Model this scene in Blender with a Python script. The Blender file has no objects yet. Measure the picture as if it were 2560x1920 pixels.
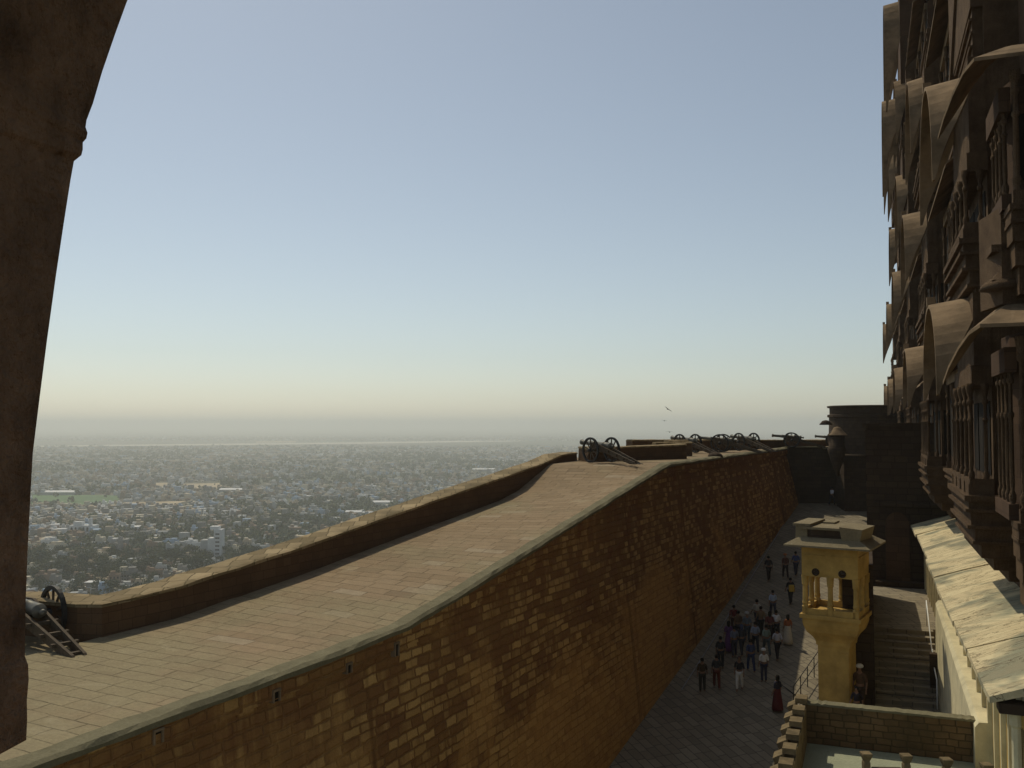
import bpy, bmesh, math, random
from math import sin, cos, pi, radians, sqrt, floor
from mathutils import Vector, Matrix, noise
rnd = random.Random(7)
S = bpy.context.scene
COL = S.collection
# ------------------------------------------------------------------ frames
FPX, PITCH = 2300.0, radians(2.5)
def ray(px, py):
    a, b, c = px-1280.0, FPX, 960.0-py
    return Vector((a, b*cos(PITCH)-c*sin(PITCH), b*sin(PITCH)+c*cos(PITCH)))
def U(px, py, Y=None, z=None):
    d = ray(px, py)
    t = Y/d.y if Y is not None else z/d.z
    return d*t
def pix(p):
    dep = p[1]*cos(PITCH)+p[2]*sin(PITCH); up = -p[1]*sin(PITCH)+p[2]*cos(PITCH)
    return 1280+FPX*p[0]/dep, 960-FPX*up/dep
def court_z(X, Y):
    return -14.2+.155*(min(Y, 88)-38) if Y>37 else -14.36
def UC(px, py):
    d = ray(px, py); t = (-14.2-.155*38)/(d.z-.155*d.y); return d*t
TA = math.atan(.385); CA, SA = cos(TA), sin(TA)
def F(p): s, n, z = p; return (SA*s+CA*n, CA*s-SA*n, z)       # palace frame: s along the facade, n to the right
def Fi(X, Y): return (SA*X+CA*Y, CA*X-SA*Y)
CW, SW = .898, .44
def Q(p): s, m, z = p; return (SW*s+CW*m, CW*s-SW*m, z)       # rampart frame: s along the wall, m to the right
ID = lambda p: p
# ------------------------------------------------------------------ mesh builder
class MB:
    def __init__(s, T=ID, rot=0.0): s.v=[]; s.f=[]; s.mi=[]; s.T=T; s.rot=rot; s.sm=[]
    def add(s, vs, fs, mi=0, T=None, smooth=False):
        T = T or s.T; b = len(s.v)
        s.v += [tuple(T(p)) for p in vs]; s.f += [tuple(b+i for i in f) for f in fs]
        s.mi += [mi]*len(fs); s.sm += [smooth]*len(fs)
    def box(s, a, b, mi=0, T=None):
        x0,y0,z0=a; x1,y1,z1=b
        s.add([(x0,y0,z0),(x1,y0,z0),(x1,y1,z0),(x0,y1,z0),(x0,y0,z1),(x1,y0,z1),(x1,y1,z1),(x0,y1,z1)],
              [(0,3,2,1),(4,5,6,7),(0,1,5,4),(1,2,6,5),(2,3,7,6),(3,0,4,7)], mi, T)
    def prism(s, poly, z0, z1, mi=0, T=None, top=None):
        """poly: plan points; z0,z1 numbers or lists; top: scaled plan for the upper ring"""
        n=len(poly); tp = top or poly
        zz0 = z0 if isinstance(z0,(list,tuple)) else [z0]*n
        zz1 = z1 if isinstance(z1,(list,tuple)) else [z1]*n
        vs=[(p[0],p[1],zz0[i]) for i,p in enumerate(poly)]+[(p[0],p[1],zz1[i]) for i,p in enumerate(tp)]
        s.add(vs,[tuple(range(n))[::-1],tuple(range(n,2*n))]+[(i,(i+1)%n,n+(i+1)%n,n+i) for i in range(n)],mi,T)
    def loft(s, rings, mi=0, T=None, closed=True, caps=True, smooth=False):
        n=len(rings[0]); vs=[p for r in rings for p in r]; fs=[]
        for k in range(len(rings)-1):
            for i in range(n if closed else n-1):
                j=(i+1)%n; fs.append((k*n+i,k*n+j,(k+1)*n+j,(k+1)*n+i))
        if caps and closed: fs += [tuple(range(n))[::-1], tuple((len(rings)-1)*n+i for i in range(n))]
        s.add(vs,fs,mi,T,smooth)
    def lathe(s, c, prof, seg=12, mi=0, T=None, axis=None, smooth=True):
        """prof: (radius, height) list round c along axis (default z)"""
        ax = Vector(axis or (0,0,1)).normalized(); t = ax.orthogonal().normalized(); w = ax.cross(t); c=Vector(c)
        s.loft([[tuple(c+ax*h+(t*cos(2*pi*i/seg)+w*sin(2*pi*i/seg))*r) for i in range(seg)] for r,h in prof],mi,T,smooth=smooth)
    def tube(s, a, b, r, seg=8, mi=0, T=None, r2=None):
        a=Vector(a); b=Vector(b); s.lathe(a,[(r,0),(r if r2 is None else r2,(b-a).length)],seg,mi,T,b-a)
    def bar(s, a, b, w, h, mi=0, T=None):
        a=Vector(a); b=Vector(b); d=(b-a).normalized(); up=Vector((0,0,1)); 
        if abs(d.z)>.95: up=Vector((0,1,0))
        r=d.cross(up).normalized()*w/2; u=r.cross(d).normalized()*h/2
        s.loft([[tuple(p+r+u),tuple(p-r+u),tuple(p-r-u),tuple(p+r-u)] for p in (a,b)],mi,T)
    def build(s, name, mats, parent=None, world=False):
        me = bpy.data.meshes.new(name); me.from_pydata(s.v,[],s.f)
        if not isinstance(mats,(list,tuple)): mats=[mats]
        for m in mats: me.materials.append(m)
        me.polygons.foreach_set('material_index', s.mi); me.polygons.foreach_set('use_smooth', s.sm)
        bm = bmesh.new(); bm.from_mesh(me); bmesh.ops.recalc_face_normals(bm, faces=bm.faces); 
        uv = bm.loops.layers.uv.new('UVMap'); cr, sr = cos(s.rot), sin(s.rot)
        for f in bm.faces:
            nn=f.normal
            if abs(nn.z)>.72:
                for l in f.loops:
                    x,y,z=l.vert.co; l[uv].uv=(x*cr+y*sr,-x*sr+y*cr)
            else:
                t=Vector((-nn.y,nn.x,0)).normalized()
                if t.x<-.35 or (abs(t.x)<=.35 and t.y<0): t=-t
                for l in f.loops: l[uv].uv=(l.vert.co.dot(t),l.vert.co.z)
        bm.to_mesh(me); bm.free()
        o=bpy.data.objects.new(name,me); COL.objects.link(o)
        if parent is not None: o.parent=parent
        return o
def tag(o,label=None,cat=None,group=None,kind=None):
    if label: o['label']=label
    if cat: o['category']=cat
    if group: o['group']=group
    if kind: o['kind']=kind
    return o
def thing(name,label,cat,loc=(0,0,0),rz=0,group=None):
    o=bpy.data.objects.new(name,None); COL.objects.link(o); o.location=loc; o.rotation_euler=(0,0,rz); o.empty_display_size=.3
    return tag(o,label,cat,group)
def at(parent,o):       # mesh was written in world coordinates: hang it on its thing without moving it
    o.parent=parent; o.matrix_parent_inverse=Matrix.LocRotScale(parent.location,parent.rotation_euler,None).inverted(); return o
def dup(o,parent=None):
    c=o.copy(); COL.objects.link(c); c.parent=parent
    for ch in KIDS.get(o.name,[]): KIDS.setdefault(c.name,[]).append(dup(ch,c))
    return c
KIDS={}
def kid(p,o): KIDS.setdefault(p.name,[]).append(o); return o
# ------------------------------------------------------------------ materials
class NT:
    def __init__(s,name):
        s.m=bpy.data.materials.new(name); s.m.use_nodes=True; s.t=s.m.node_tree; s.n=s.t.nodes; s.l=s.t.links
        s.b=s.n['Principled BSDF']; s.b.inputs['Roughness'].default_value=.9
        s.b.inputs['Specular IOR Level'].default_value=.15
    def new(s,t,**k):
        o=s.n.new(t)
        for a,v in k.items(): setattr(o,a,v)
        return o
    def put(s,sock,v):
        if isinstance(v,bpy.types.NodeSocket): s.l.new(v,sock)
        elif v is not None:
            if sock.type=='RGBA' and len(v)==3: v=(*v,1)
            sock.default_value=v
    def math(s,op,a,b=None,c=None,clamp=False):
        o=s.new('ShaderNodeMath',operation=op,use_clamp=clamp); s.put(o.inputs[0],a)
        if b is not None: s.put(o.inputs[1],b)
        if c is not None: s.put(o.inputs[2],c)
        return o.outputs[0]
    def vm(s,op,a,b=None):
        o=s.new('ShaderNodeVectorMath',operation=op); s.put(o.inputs[0],a)
        if b is not None: s.put(o.inputs['Scale'] if op=='SCALE' else o.inputs[1],b)
        return o.outputs[0]
    def noise(s,vec,scale,detail=4,rough=.6,dist=0,out='Fac'):
        o=s.new('ShaderNodeTexNoise'); s.put(o.inputs['Vector'],vec); s.put(o.inputs['Scale'],scale)
        s.put(o.inputs['Detail'],detail); s.put(o.inputs['Roughness'],rough); s.put(o.inputs['Distortion'],dist)
        return o.outputs[out]
    def ramp(s,v,a,b,c0=0.0,c1=1.0):
        o=s.new('ShaderNodeMapRange'); o.clamp=True
        for i,x in enumerate((v,a,b,c0,c1)): s.put(o.inputs[i],x)
        return o.outputs[0]
    def mix(s,f,a,b,mode='MIX'):
        o=s.new('ShaderNodeMix',data_type='RGBA',blend_type=mode); s.put(o.inputs[0],f); s.put(o.inputs[6],a); s.put(o.inputs[7],b)
        return o.outputs[2]
    def uv(s): return s.new('ShaderNodeTexCoord').outputs['UV']
    def pos(s): return s.new('ShaderNodeNewGeometry').outputs['Position']
    def scale(s,v,x,y,z): return s.vm('MULTIPLY',v,(x,y,z))
    def blocks(s,uv,w,h,mortar,wob=.03,wf=2.5):
        """irregular coursed blocks: random value per block, second random, joint mask (0 in the joint)"""
        d=s.vm('SCALE',s.vm('SUBTRACT',s.noise(uv,wf,3,out='Color'),(.5,.5,.5)),wob*2)
        p=s.new('ShaderNodeSeparateXYZ'); s.put(p.inputs[0],s.vm('ADD',uv,d)); u,v=p.outputs[0],p.outputs[1]
        r=s.math('DIVIDE',v,h); row=s.math('FLOOR',r)
        wr=s.new('ShaderNodeTexWhiteNoise',noise_dimensions='1D'); s.put(wr.inputs['W'],row)
        uu=s.math('ADD',s.math('DIVIDE',u,s.math('MULTIPLY',w,s.math('ADD',.75,s.math('MULTIPLY',wr.outputs[0],.6)))),s.math('MULTIPLY',wr.outputs[0],17.3))
        c=s.math('FLOOR',uu); cv=s.new('ShaderNodeCombineXYZ'); s.put(cv.inputs[0],c); s.put(cv.inputs[1],row)
        wn=s.new('ShaderNodeTexWhiteNoise',noise_dimensions='2D'); s.put(wn.inputs['Vector'],cv.outputs[0])
        fu=s.math('SUBTRACT',uu,c); fv=s.math('SUBTRACT',r,row)
        eu=s.math('MULTIPLY',s.math('MINIMUM',fu,s.math('SUBTRACT',1.0,fu)),w)
        ev=s.math('MULTIPLY',s.math('MINIMUM',fv,s.math('SUBTRACT',1.0,fv)),h)
        m=s.ramp(s.math('MINIMUM',eu,ev),mortar*.3,mortar)
        sp=s.new('ShaderNodeSeparateColor'); s.put(sp.inputs[0],wn.outputs['Color'])
        return sp.outputs[0],sp.outputs[1],m
    def bump(s,h,strength=.5,dist=.03):
        o=s.new('ShaderNodeBump'); s.put(o.inputs['Height'],h); s.put(o.inputs['Strength'],strength); s.put(o.inputs['Distance'],dist)
        s.l.new(o.outputs[0],s.b.inputs['Normal'])
    def col(s,c): s.put(s.b.inputs['Base Color'],c); return s.m
def plain(name,c,rough=.9,var=.25,sc=3.0,metal=0,bump=.2):
    t=NT(name); p=t.pos(); n=t.noise(p,sc,6,.65)
    d=tuple(x*(1-var) for x in c); e=tuple(min(1,x*(1+var)) for x in c)
    t.put(t.b.inputs['Roughness'],rough); t.put(t.b.inputs['Metallic'],metal)
    t.bump(t.noise(p,sc*6,4),bump,.02); return t.col(t.mix(t.ramp(n,.3,.7),d,e))
def m_wall():
    t=NT('rampart_stone'); uv=t.uv(); lw=t.vm('SCALE',t.vm('SUBTRACT',t.noise(t.scale(uv,.25,1.1,1),1.0,2,out='Color'),(.5,.5,.5)),.28); uw=t.vm('ADD',uv,lw); r,r2,m=t.blocks(uw,.58,.26,.04,.05,3.6)
    a,_,m2=t.blocks(t.vm('ADD',uv,(31.7,0,0)),.95,.33,.05,.05,2.0)
    pos=t.pos(); big=t.noise(uv,.16,4,.6,.6); mid=t.noise(uv,.55,4,.65)
    st=t.noise(t.scale(uv,1.1,.06,1),1.0,5,.7); st2=t.noise(t.scale(uv,3.2,.1,1),1.0,4,.6)
    fine=t.noise(uv,9,6,.7)
    stain=t.math('ADD',t.math('MULTIPLY',big,.55),t.math('ADD',t.math('MULTIPLY',mid,.35),t.math('MULTIPLY',st,.45)))
    stain=t.math('ADD',stain,t.math('MULTIPLY',t.math('SUBTRACT',st2,.5),.35))
    sep=t.new('ShaderNodeSeparateXYZ'); t.put(sep.inputs[0],pos); zz=t.ramp(sep.outputs[2],-13,-3,-.13,.10)
    stain=t.math('ADD',stain,zz); stain=t.math('ADD',stain,t.ramp(sep.outputs[0],-9,3,.13,0.0)); drip=t.math('MULTIPLY',t.ramp(t.noise(t.scale(uv,.55,.012,1),1.0,3,.55),.60,.66),t.ramp(t.noise(t.scale(uv,1.4,.10,1),1.0,4,.7),.30,.55)); stain=t.math('ADD',stain,t.math('MULTIPLY',drip,.30))
    dark=t.mix(fine,(.23,.14,.062),(.38,.235,.105)); dark=t.mix(t.ramp(mid,.35,.65,0,.8),dark,(.23,.12,.06)); 
    light=t.mix(r2,(.43,.29,.13),(.64,.46,.22)); ochre=t.mix(fine,(.48,.30,.12),(.66,.44,.19))
    unstained=t.math('MULTIPLY',t.ramp(t.math('SUBTRACT',t.math('ADD',t.math('MULTIPLY',r,.36),.53),stain),-.03,.10),t.math('MULTIPLY',m,1.0))  # paler stones where the stain is thin, never in the joints
    blk=t.mix(unstained,dark,light)
    plast=t.ramp(t.math('ADD',t.noise(t.vm('ADD',uv,(9,4,0)),.12,5,.7,.8),t.ramp(sep.outputs[2],-14,-4,.18,-.12)),.50,.62)
    plast=t.math('MULTIPLY',plast,t.ramp(stain,.72,.86,1.0,0.0)); 
    c=t.mix(t.math('MULTIPLY',plast,t.ramp(t.noise(uv,1.7,5,.75),.3,.6,.25,.85)),blk,ochre); c=t.mix(t.ramp(t.noise(uv,22,5,.7),.35,.7,.0,.35),c,(.09,.05,.022)); c=t.mix(t.math('MULTIPLY',drip,.72),c,(.06,.036,.018)); c=t.mix(1.0,c,(1.12,.96,.72),'MULTIPLY')
    hh=t.math('ADD',t.math('MULTIPLY',t.math('ADD',m,t.math('MULTIPLY',r,.7)),t.math('SUBTRACT',1.0,t.math('MULTIPLY',plast,.7))),t.math('MULTIPLY',fine,.9))
    t.bump(hh,.9,.05); return t.col(c)
def m_paving():
    t=NT('walkway_paving'); uv=t.uv(); uw=t.vm('ADD',uv,t.vm('SCALE',t.vm('SUBTRACT',t.noise(uv,.45,2,out='Color'),(.5,.5,.5)),.22)); r,r2,m=t.blocks(uw,1.0,.50,.022,.04,1.6)
    fine=t.noise(uv,14,6,.7); big=t.noise(uv,.22,4,.6)
    a=t.mix(t.ramp(r,0,1),(.32,.225,.13),(.40,.29,.175)); a=t.mix(t.ramp(r2,.93,.96,0,.8),a,(.47,.38,.26)); a=t.mix(t.ramp(r,.0,.05,.6,0),a,(.22,.16,.10))
    grn=t.mix(fine,(.27,.24,.13),(.42,.37,.22)); sx=t.new('ShaderNodeSeparateXYZ'); t.put(sx.inputs[0],t.pos())
    g=t.math('MULTIPLY',t.ramp(t.math('ADD',big,t.ramp(sx.outputs[1],20,36,.12,-.1)),.42,.62),.75)
    c=t.mix(g,a,grn); c=t.mix(t.ramp(fine,.25,.7,.5,0),c,(.15,.115,.07)); c=t.mix(t.ramp(t.noise(uv,3.2,5,.7),.35,.7,.35,0),c,(.17,.13,.08))
    pt=t.noise(t.vm('ADD',uv,(40,7,0)),.35,6,.75,.8); c=t.mix(t.ramp(pt,.50,.66,0,.45),c,(.19,.145,.085)); c=t.mix(t.ramp(pt,.40,.28,0,.35),c,(.48,.42,.29))
    c=t.mix(t.math('MULTIPLY',t.math('SUBTRACT',1.0,m),t.ramp(t.noise(uv,1.4,4,.7),.42,.62,.08,.75)),c,(.08,.06,.035))
    t.bump(t.math('ADD',t.math('MULTIPLY',m,1.0),t.math('ADD',t.math('MULTIPLY',r,.6),t.math('MULTIPLY',fine,.5))),.7,.03); return t.col(c)
def m_coping(name='lime_coping',base=(.28,.25,.15),b2=(.16,.14,.08)):
    t=NT(name); uv=t.pos(); n=t.noise(uv,1.3,6,.7); f=t.noise(uv,16,6,.75)
    c=t.mix(t.ramp(n,.3,.7),b2,base); c=t.mix(t.ramp(f,.3,.75,.0,.7),c,tuple(x*.45 for x in base)); c=t.mix(t.ramp(f,.7,.76),c,(.5,.47,.36))
    t.bump(t.math('ADD',n,f),.8,.03); return t.col(c)
def m_block(name,c1,c2,mort,w=.6,h=.3,mw=.02,stain=.5,wob=.02,bump=.5):
    t=NT(name); uv=t.uv(); r,r2,m=t.blocks(uv,w,h,mw,wob,2.0); f=t.noise(uv,11,6,.7); b=t.noise(uv,.5,5,.65)
    c=t.mix(r,c1,c2); c=t.mix(t.ramp(b,.45,.7,0,stain),c,mort); c=t.mix(t.ramp(f,.3,.8,.0,.4),c,mort)
    c=t.mix(t.math('SUBTRACT',1.0,m),c,mort)
    t.bump(t.math('ADD',m,t.math('ADD',t.math('MULTIPLY',r,.4),t.math('MULTIPLY',f,.5))),bump,.03); return t.col(c)
def m_slab():
    t=NT('cracked_roof_slabs'); uv=t.pos(); f=t.noise(uv,9,7,.7); b=t.noise(uv,.42,4,.6,.5)
    d=t.vm('MULTIPLY',uv,(1.0,.55,1.0)); k=t.noise(t.vm('MULTIPLY',uv,(.35,1.7,.6)),1.4,7,.6,1.2)
    cr=t.ramp(t.math('ABSOLUTE',t.math('SUBTRACT',k,.5)),.0,.012)
    c=t.mix(f,(.58,.47,.27),(.76,.66,.41)); c=t.mix(t.ramp(b,.47,.57),c,t.mix(f,(.22,.22,.145),(.33,.325,.225)))
    c=t.mix(t.math('SUBTRACT',1.0,cr),c,(.10,.075,.045)); lay=t.ramp(k,.3,.7)
    st=t.math('FLOOR',t.math('MULTIPLY',k,9.0)); c=t.mix(t.math('MULTIPLY',t.math('FRACT',t.math('MULTIPLY',st,.37)),.3),c,(.3,.2,.11))
    t.bump(t.math('ADD',t.math('MULTIPLY',st,.22),t.math('ADD',cr,t.math('MULTIPLY',f,.3))),.5,.03); return t.col(c)
def m_city():
    t=NT('city_ground'); p=t.pos(); a=t.noise(p,.0012,5,.6,.5); b=t.noise(t.vm('ADD',p,(500,900,0)),.006,6,.7); f=t.noise(p,.05,5,.75)
    c=t.mix(f,(.05,.05,.032),(.14,.125,.09)); c=t.mix(t.ramp(a,.46,.56),c,t.mix(b,(.03,.05,.022),(.10,.105,.06)))
    c=t.mix(t.ramp(b,.66,.70),c,(.30,.24,.16)); c=t.mix(t.ramp(t.noise(t.scale(p,.003,.02,1),1,4,.7),.62,.66,0,.7),c,(.24,.21,.16))
    return t.col(c)
M={}
M['wall']=m_wall(); M['pave']=m_paving(); M['cope']=m_coping(); M['slab']=m_slab(); M['city']=m_city()
M['pcope']=m_block('parapet_coping_stone',(.22,.165,.085),(.46,.35,.20),(.13,.10,.05),.55,.8,.025,.8,.08)
M['pface']=m_block('parapet_stone',(.12,.07,.036),(.155,.092,.048),(.08,.047,.026),.5,.28,.012,.6)
M['court']=m_block('court_paving',(.245,.205,.14),(.34,.29,.20),(.13,.11,.085),.8,.42,.03,.3,.03)
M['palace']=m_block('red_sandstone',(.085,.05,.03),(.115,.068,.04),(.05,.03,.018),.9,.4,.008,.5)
def m_carved():
    t=NT('carved_sandstone'); p=t.pos(); n=t.noise(p,1.4,6,.7); v=t.new('ShaderNodeTexVoronoi'); t.put(v.inputs['Vector'],t.scale(t.uv(),6.5,6.5,1)); v.inputs['Randomness'].default_value=.25
    d=t.ramp(v.outputs['Distance'],.1,.55); c=t.mix(t.ramp(n,.3,.7),(.10,.06,.033),(.23,.15,.085)); c=t.mix(t.math('MULTIPLY',t.math('SUBTRACT',1.0,d),.35),c,(.05,.03,.018))
    t.bump(t.math('ADD',d,t.noise(p,12,5,.7)),.9,.04); return t.col(c)
M['carved']=m_carved()
M['vault']=plain('weathered_vault_stone',(.235,.165,.098),.95,.45,.9,0,.5)
M['pale']=plain('pale_lime_plaster',(.62,.55,.35),.85,.2,1.6,0,.4)
M['kiosk']=plain('yellow_sandstone',(.46,.30,.088),.85,.3,1.3,0,.3)
M['kroof']=m_coping('kiosk_roof_stone',(.34,.28,.17),(.22,.175,.105))
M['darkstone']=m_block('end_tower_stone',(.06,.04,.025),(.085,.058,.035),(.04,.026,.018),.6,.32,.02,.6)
M['jamb']=plain('window_jamb_stone',(.29,.185,.115),.95,.5,7.0,0,1.6)
M['iron']=plain('dark_iron',(.045,.043,.04),.55,.3,9,.3,.2)
M['bronze']=plain('grey_bronze',(.13,.125,.105),.5,.2,6,.3,.1)
M['wood']=plain('old_dark_wood',(.10,.075,.05),.8,.35,8,0,.4)
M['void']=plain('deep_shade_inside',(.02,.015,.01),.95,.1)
M['white_paint']=plain('white_painted_metal',(.8,.8,.76),.4,.05)
M['rock']=m_block('fort_rock',(.20,.14,.09),(.28,.2,.13),(.12,.08,.05),3,2,.2,.6,.5)
M['trim']=plain('weathered_trim_stone',(.17,.125,.065),.95,.45,3,0,.7)
M['terrace']=m_coping('terrace_lime_floor',(.47,.49,.34),(.36,.38,.27))
# ------------------------------------------------------------------ world, sun, camera
SUN_AZ, SUN_EL = radians(-28), radians(53)
W=bpy.data.worlds.new('World'); S.world=W; W.use_nodes=True; wn=W.node_tree
sky=wn.nodes.new('ShaderNodeTexSky'); sky.sky_type='NISHITA'; sky.sun_disc=False; sky.sun_elevation=SUN_EL
sky.sun_rotation=SUN_AZ; sky.altitude=0; sky.air_density=.95; sky.dust_density=.6; sky.ozone_density=1.0
hs=wn.nodes.new('ShaderNodeHueSaturation'); hs.inputs['Saturation'].default_value=.68; wn.links.new(sky.outputs[0],hs.inputs['Color'])
mt=wn.nodes.new('ShaderNodeMix'); mt.data_type='RGBA'; mt.blend_type='MULTIPLY'; mt.inputs[0].default_value=1; mt.inputs[7].default_value=(.985,1.0,.955,1); wn.links.new(hs.outputs[0],mt.inputs[6]); wn.links.new(mt.outputs[2],wn.nodes['Background'].inputs[0]); wn.nodes['Background'].inputs[1].default_value=.117
sd=Vector((sin(SUN_AZ)*cos(SUN_EL),cos(SUN_AZ)*cos(SUN_EL),sin(SUN_EL)))
L=bpy.data.lights.new('sun','SUN'); L.energy=3.1; L.angle=radians(.53); L.color=(1,.90,.69)
lo=bpy.data.objects.new('sun',L); COL.objects.link(lo); lo.rotation_euler=(-sd).to_track_quat('-Z','Y').to_euler(); lo.location=sd*60
cd=bpy.data.cameras.new('camera'); cam=bpy.data.objects.new('camera',cd); COL.objects.link(cam); S.camera=cam
cd.sensor_width=36; cd.lens=36*FPX/2560; cd.clip_start=.05; cd.clip_end=120000; cam.rotation_euler=(pi/2+PITCH,0,0)
S.view_settings.view_transform='Standard'; S.view_settings.look='None'; S.view_settings.exposure=-.42; S.cycles.volume_bounces=3; S.view_settings.gamma=1
# ------------------------------------------------------------------ terrain
CITYZ=-130.0
b=MB(); R=60000; b.add([(-R,-R,CITYZ),(R,-R,CITYZ),(R,R,CITYZ),(-R,R,CITYZ)],[(0,1,2,3)])
tag(b.build('ground',M['city']),kind='structure')
b=MB(); rings=[]                                                    # fort hill
for k,(rx,z) in enumerate([(55,-24),(70,-40),(120,-75),(190,-112),(280,-131)]):
    rr=[]
    for i in range(48):
        a=2*pi*i/48; q=1+.10*noise.noise((cos(a)*2.3,sin(a)*2.3,k*.9)); rr.append((12+rx*q*cos(a)*.75,45+rx*q*sin(a),z+(2*noise.noise((i*.7,k,3)) if k<4 else 0)))
    rings.append(rr)
b.loft(rings,closed=True,caps=True); tag(b.build('hill',M['rock']),kind='structure')
b=MB(rot=TA-pi/2); nx,ny=26,40; vs=[]; fs=[]                          # court floor
for j in range(ny+1):
    for i in range(nx+1):
        Y=6+j*(96-6)/ny; x0=3.2+.49*(Y-38); X=x0-1.2+i*(46-x0+1.2)/nx; vs.append((X,Y,court_z(X,Y)))
for j in range(ny):
    for i in range(nx): k=j*(nx+1)+i; fs.append((k,k+1,k+nx+2,k+nx+1))
b.add(vs,fs); tag(b.build('courtyard',M['court']),kind='structure')
# ------------------------------------------------------------------ rampart
def ztop(s):
    t=min(1,max(0,(s-22.3)/(48.3-22.3))); z=-5.76+3.63*t
    return z+.06*math.exp(-((s-22.3)/2)**2)
MI,MO=-14.3,-20.5
ss=[-14,-4,4,10,14,18,20,21.2,22.3,23.4,25,28,31,34,37,40,43,46,47.4,48.3,49.5,54,60,68,76,82,86.2]
DO=[(-20,.1),(17,.1),(20,.16),(22,.30),(24,.22),(27,.09),(30,-.03),(34,-.22),(38,-.42),(40.5,-.53),(42.5,-.48),(46.6,.18),(48.3,-.03),(60,-.03)]
DT=[(-20,.1),(17,.1),(20,.16),(22,.30),(24,.22),(27,.09),(30,-.03),(34,-.22),(38,-.42),(42,-.62),(46,-.80),(48.6,-.78),(60,-.70)]
def zout(s):            # the outer side of the ramp lies a little lower than the inner edge towards its top
    for (a,u),(c,w) in zip(DO[:-1],DO[1:]):
        if a<=s<=c: return ztop(s)+u+(w-u)*(s-a)/(c-a)
    return ztop(s)
def ptop(s,Y):          # height of the outer parapet's top
    for (a,u),(c,w) in zip(DT[:-1],DT[1:]):
        if a<=s<=c: return ztop(s)+u+(w-u)*(s-a)/(c-a)+.88+.012*max(0,Y-25)
def wz(s): X,Y,_=Q((s,-13.3,0)); return court_z(X,Y)-.6
ramp_=thing('rampart_wall','long high blockwork fort wall with stained orange-brown inner face, left of the courtyard','fort wall',Q((30,MI-3,-16)))
b=MB(Q); rings=[]
for s in ss:
    z=ztop(s); rings.append([(s,MI-.02,z-.12),(s,MI-.0,z-.56),(s,MI-.12,z-.60),(s,MI-.10,z-.75),(s,-13.32,wz(s)),(s,MO-1.0,wz(s)-6),(s,MO-1.0,min(z,zout(s))-.3),(s,MO,min(z,zout(s))-.28),(s,-16,z-.3)])
# extra rows of verts along the slope of the face are not needed: the face is planar
b.loft(rings); at(ramp_,b.build('wall',M['wall']))
b=MB(Q); rings=[]; 
sf=[]; s=-14
while s<86.2: sf.append(s); s+=.45
sf.append(86.2)
for s in sf:
    z=ztop(s); j=lambda k,a=.03:a*noise.noise((s*1.3,k*3.1,.5))+.6*a*noise.noise((s*4.1,k*3.1,7.5))
    rings.append([(s,MI+.03+j(1),z-.17+j(2)),(s,MI+.045+j(1),z-.06+j(3)),(s,MI-.06+j(4),z+.015+j(5)),(s,MI-.42+j(6,.07),z+.045+j(7,.02)),(s,MI-.5+j(6,.07),z-.06),(s,MI-.6,z-.2)])
b.loft(rings); at(ramp_,b.build('coping',M['cope']))
# drain outlets and slits in the inner face
def on_face(px,py):
    d=ray(px,py)  # plane through top edge and base edge of the wall
    p0=Vector(Q((0,MI-.08,-5.5))); p1=Vector(Q((60,MI-.08,-5.5))); p2=Vector(Q((0,-13.35,-17)))
    n=(p1-p0).cross(p2-p0); t=p0.dot(n)/d.dot(n); X,Y,z=d*t; return (SW*X+CW*Y, CW*X-SW*Y, z)
for px,py,w,h in [(393,1843,.17,.24),(689,1741,.17,.24),(871,1672,.15,.22),(990,1625,.14,.34)]:
    s,m,z=on_face(px,py); o=MB(Q)
    o.box((s-w/2-.045,m-.1,z-h/2),(s-w/2,m+.05,z+h/2)); o.box((s+w/2,m-.1,z-h/2),(s+w/2+.045,m+.05,z+h/2)); o.box((s-w/2-.045,m-.1,z+h/2),(s+w/2+.045,m+.06,z+h/2+.05))
    dr=at(ramp_,o.build('drain_outlet',M['vault']))
    o=MB(Q); o.box((s-w/2,m-.1,z-h/2),(s+w/2,m+.012,z+h/2)); at(ramp_,o.build('drain_opening',M['void']))
for px,py,w,h in [(1712,1490,.16,1.0),(1728,1499,.12,.4),(1645,1698,.14,.8),(1886,1322,.3,1.9),(1864,1345,.25,1.2),(1593,1758,.14,.3),(1520,1820,.2,.25)]:
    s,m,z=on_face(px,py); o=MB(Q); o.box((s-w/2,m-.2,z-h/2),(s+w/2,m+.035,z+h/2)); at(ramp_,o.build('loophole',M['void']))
# walkway sheet on top of the ramp, the gun platform and the bastion by the near cannon
BL=[U(1582,1119,Y=70),U(1845,1118,Y=76),U(1990,1112,Y=88),U(2100,1112,Y=89.5)]
deck=MB(Q); 
for a,c in zip(sf[:-1],sf[1:]):
    if c>50: break
    row=[MI-.3,-17,MO-.2]
    for i in range(2):
        zz=[ztop,lambda q:(ztop(q)*.5+zout(q)*.5) if q<44 else (ztop(q)*(47-q)/6+zout(q)*(1-(47-q)/6) if q<47 else zout(q)),zout]; deck.add([(a,row[i],zz[i](a)),(c,row[i],zz[i](c)),(c,row[i+1],zz[i+1](c)),(a,row[i+1],zz[i+1](a))],[(0,1,2,3)])
sE=[x for x in sf if x<50][-1]
Z2=-2.13
pl=[Q((sE,MI-.6,0)),Q((86.2,MI-.6,0)),(34,84.2,0),(34,91,0),(BL[2].x,90.3,0),(BL[1].x,78,0),(BL[0].x-.4,71.6,0),Q((sE,MO-1.2,0))]
deck.add([(p[0],p[1],Z2) for p in pl],[tuple(range(len(pl)))],T=ID)
pb=[Q((16.9,MO-.1,0)),(-13.5,25.7,0),(-18,26.6,0),(-19.5,19,0),Q((4,MO-.1,0))]
deck.add([(p[0],p[1],-5.76) for p in pb],[tuple(range(len(pb)))],T=ID)
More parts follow.
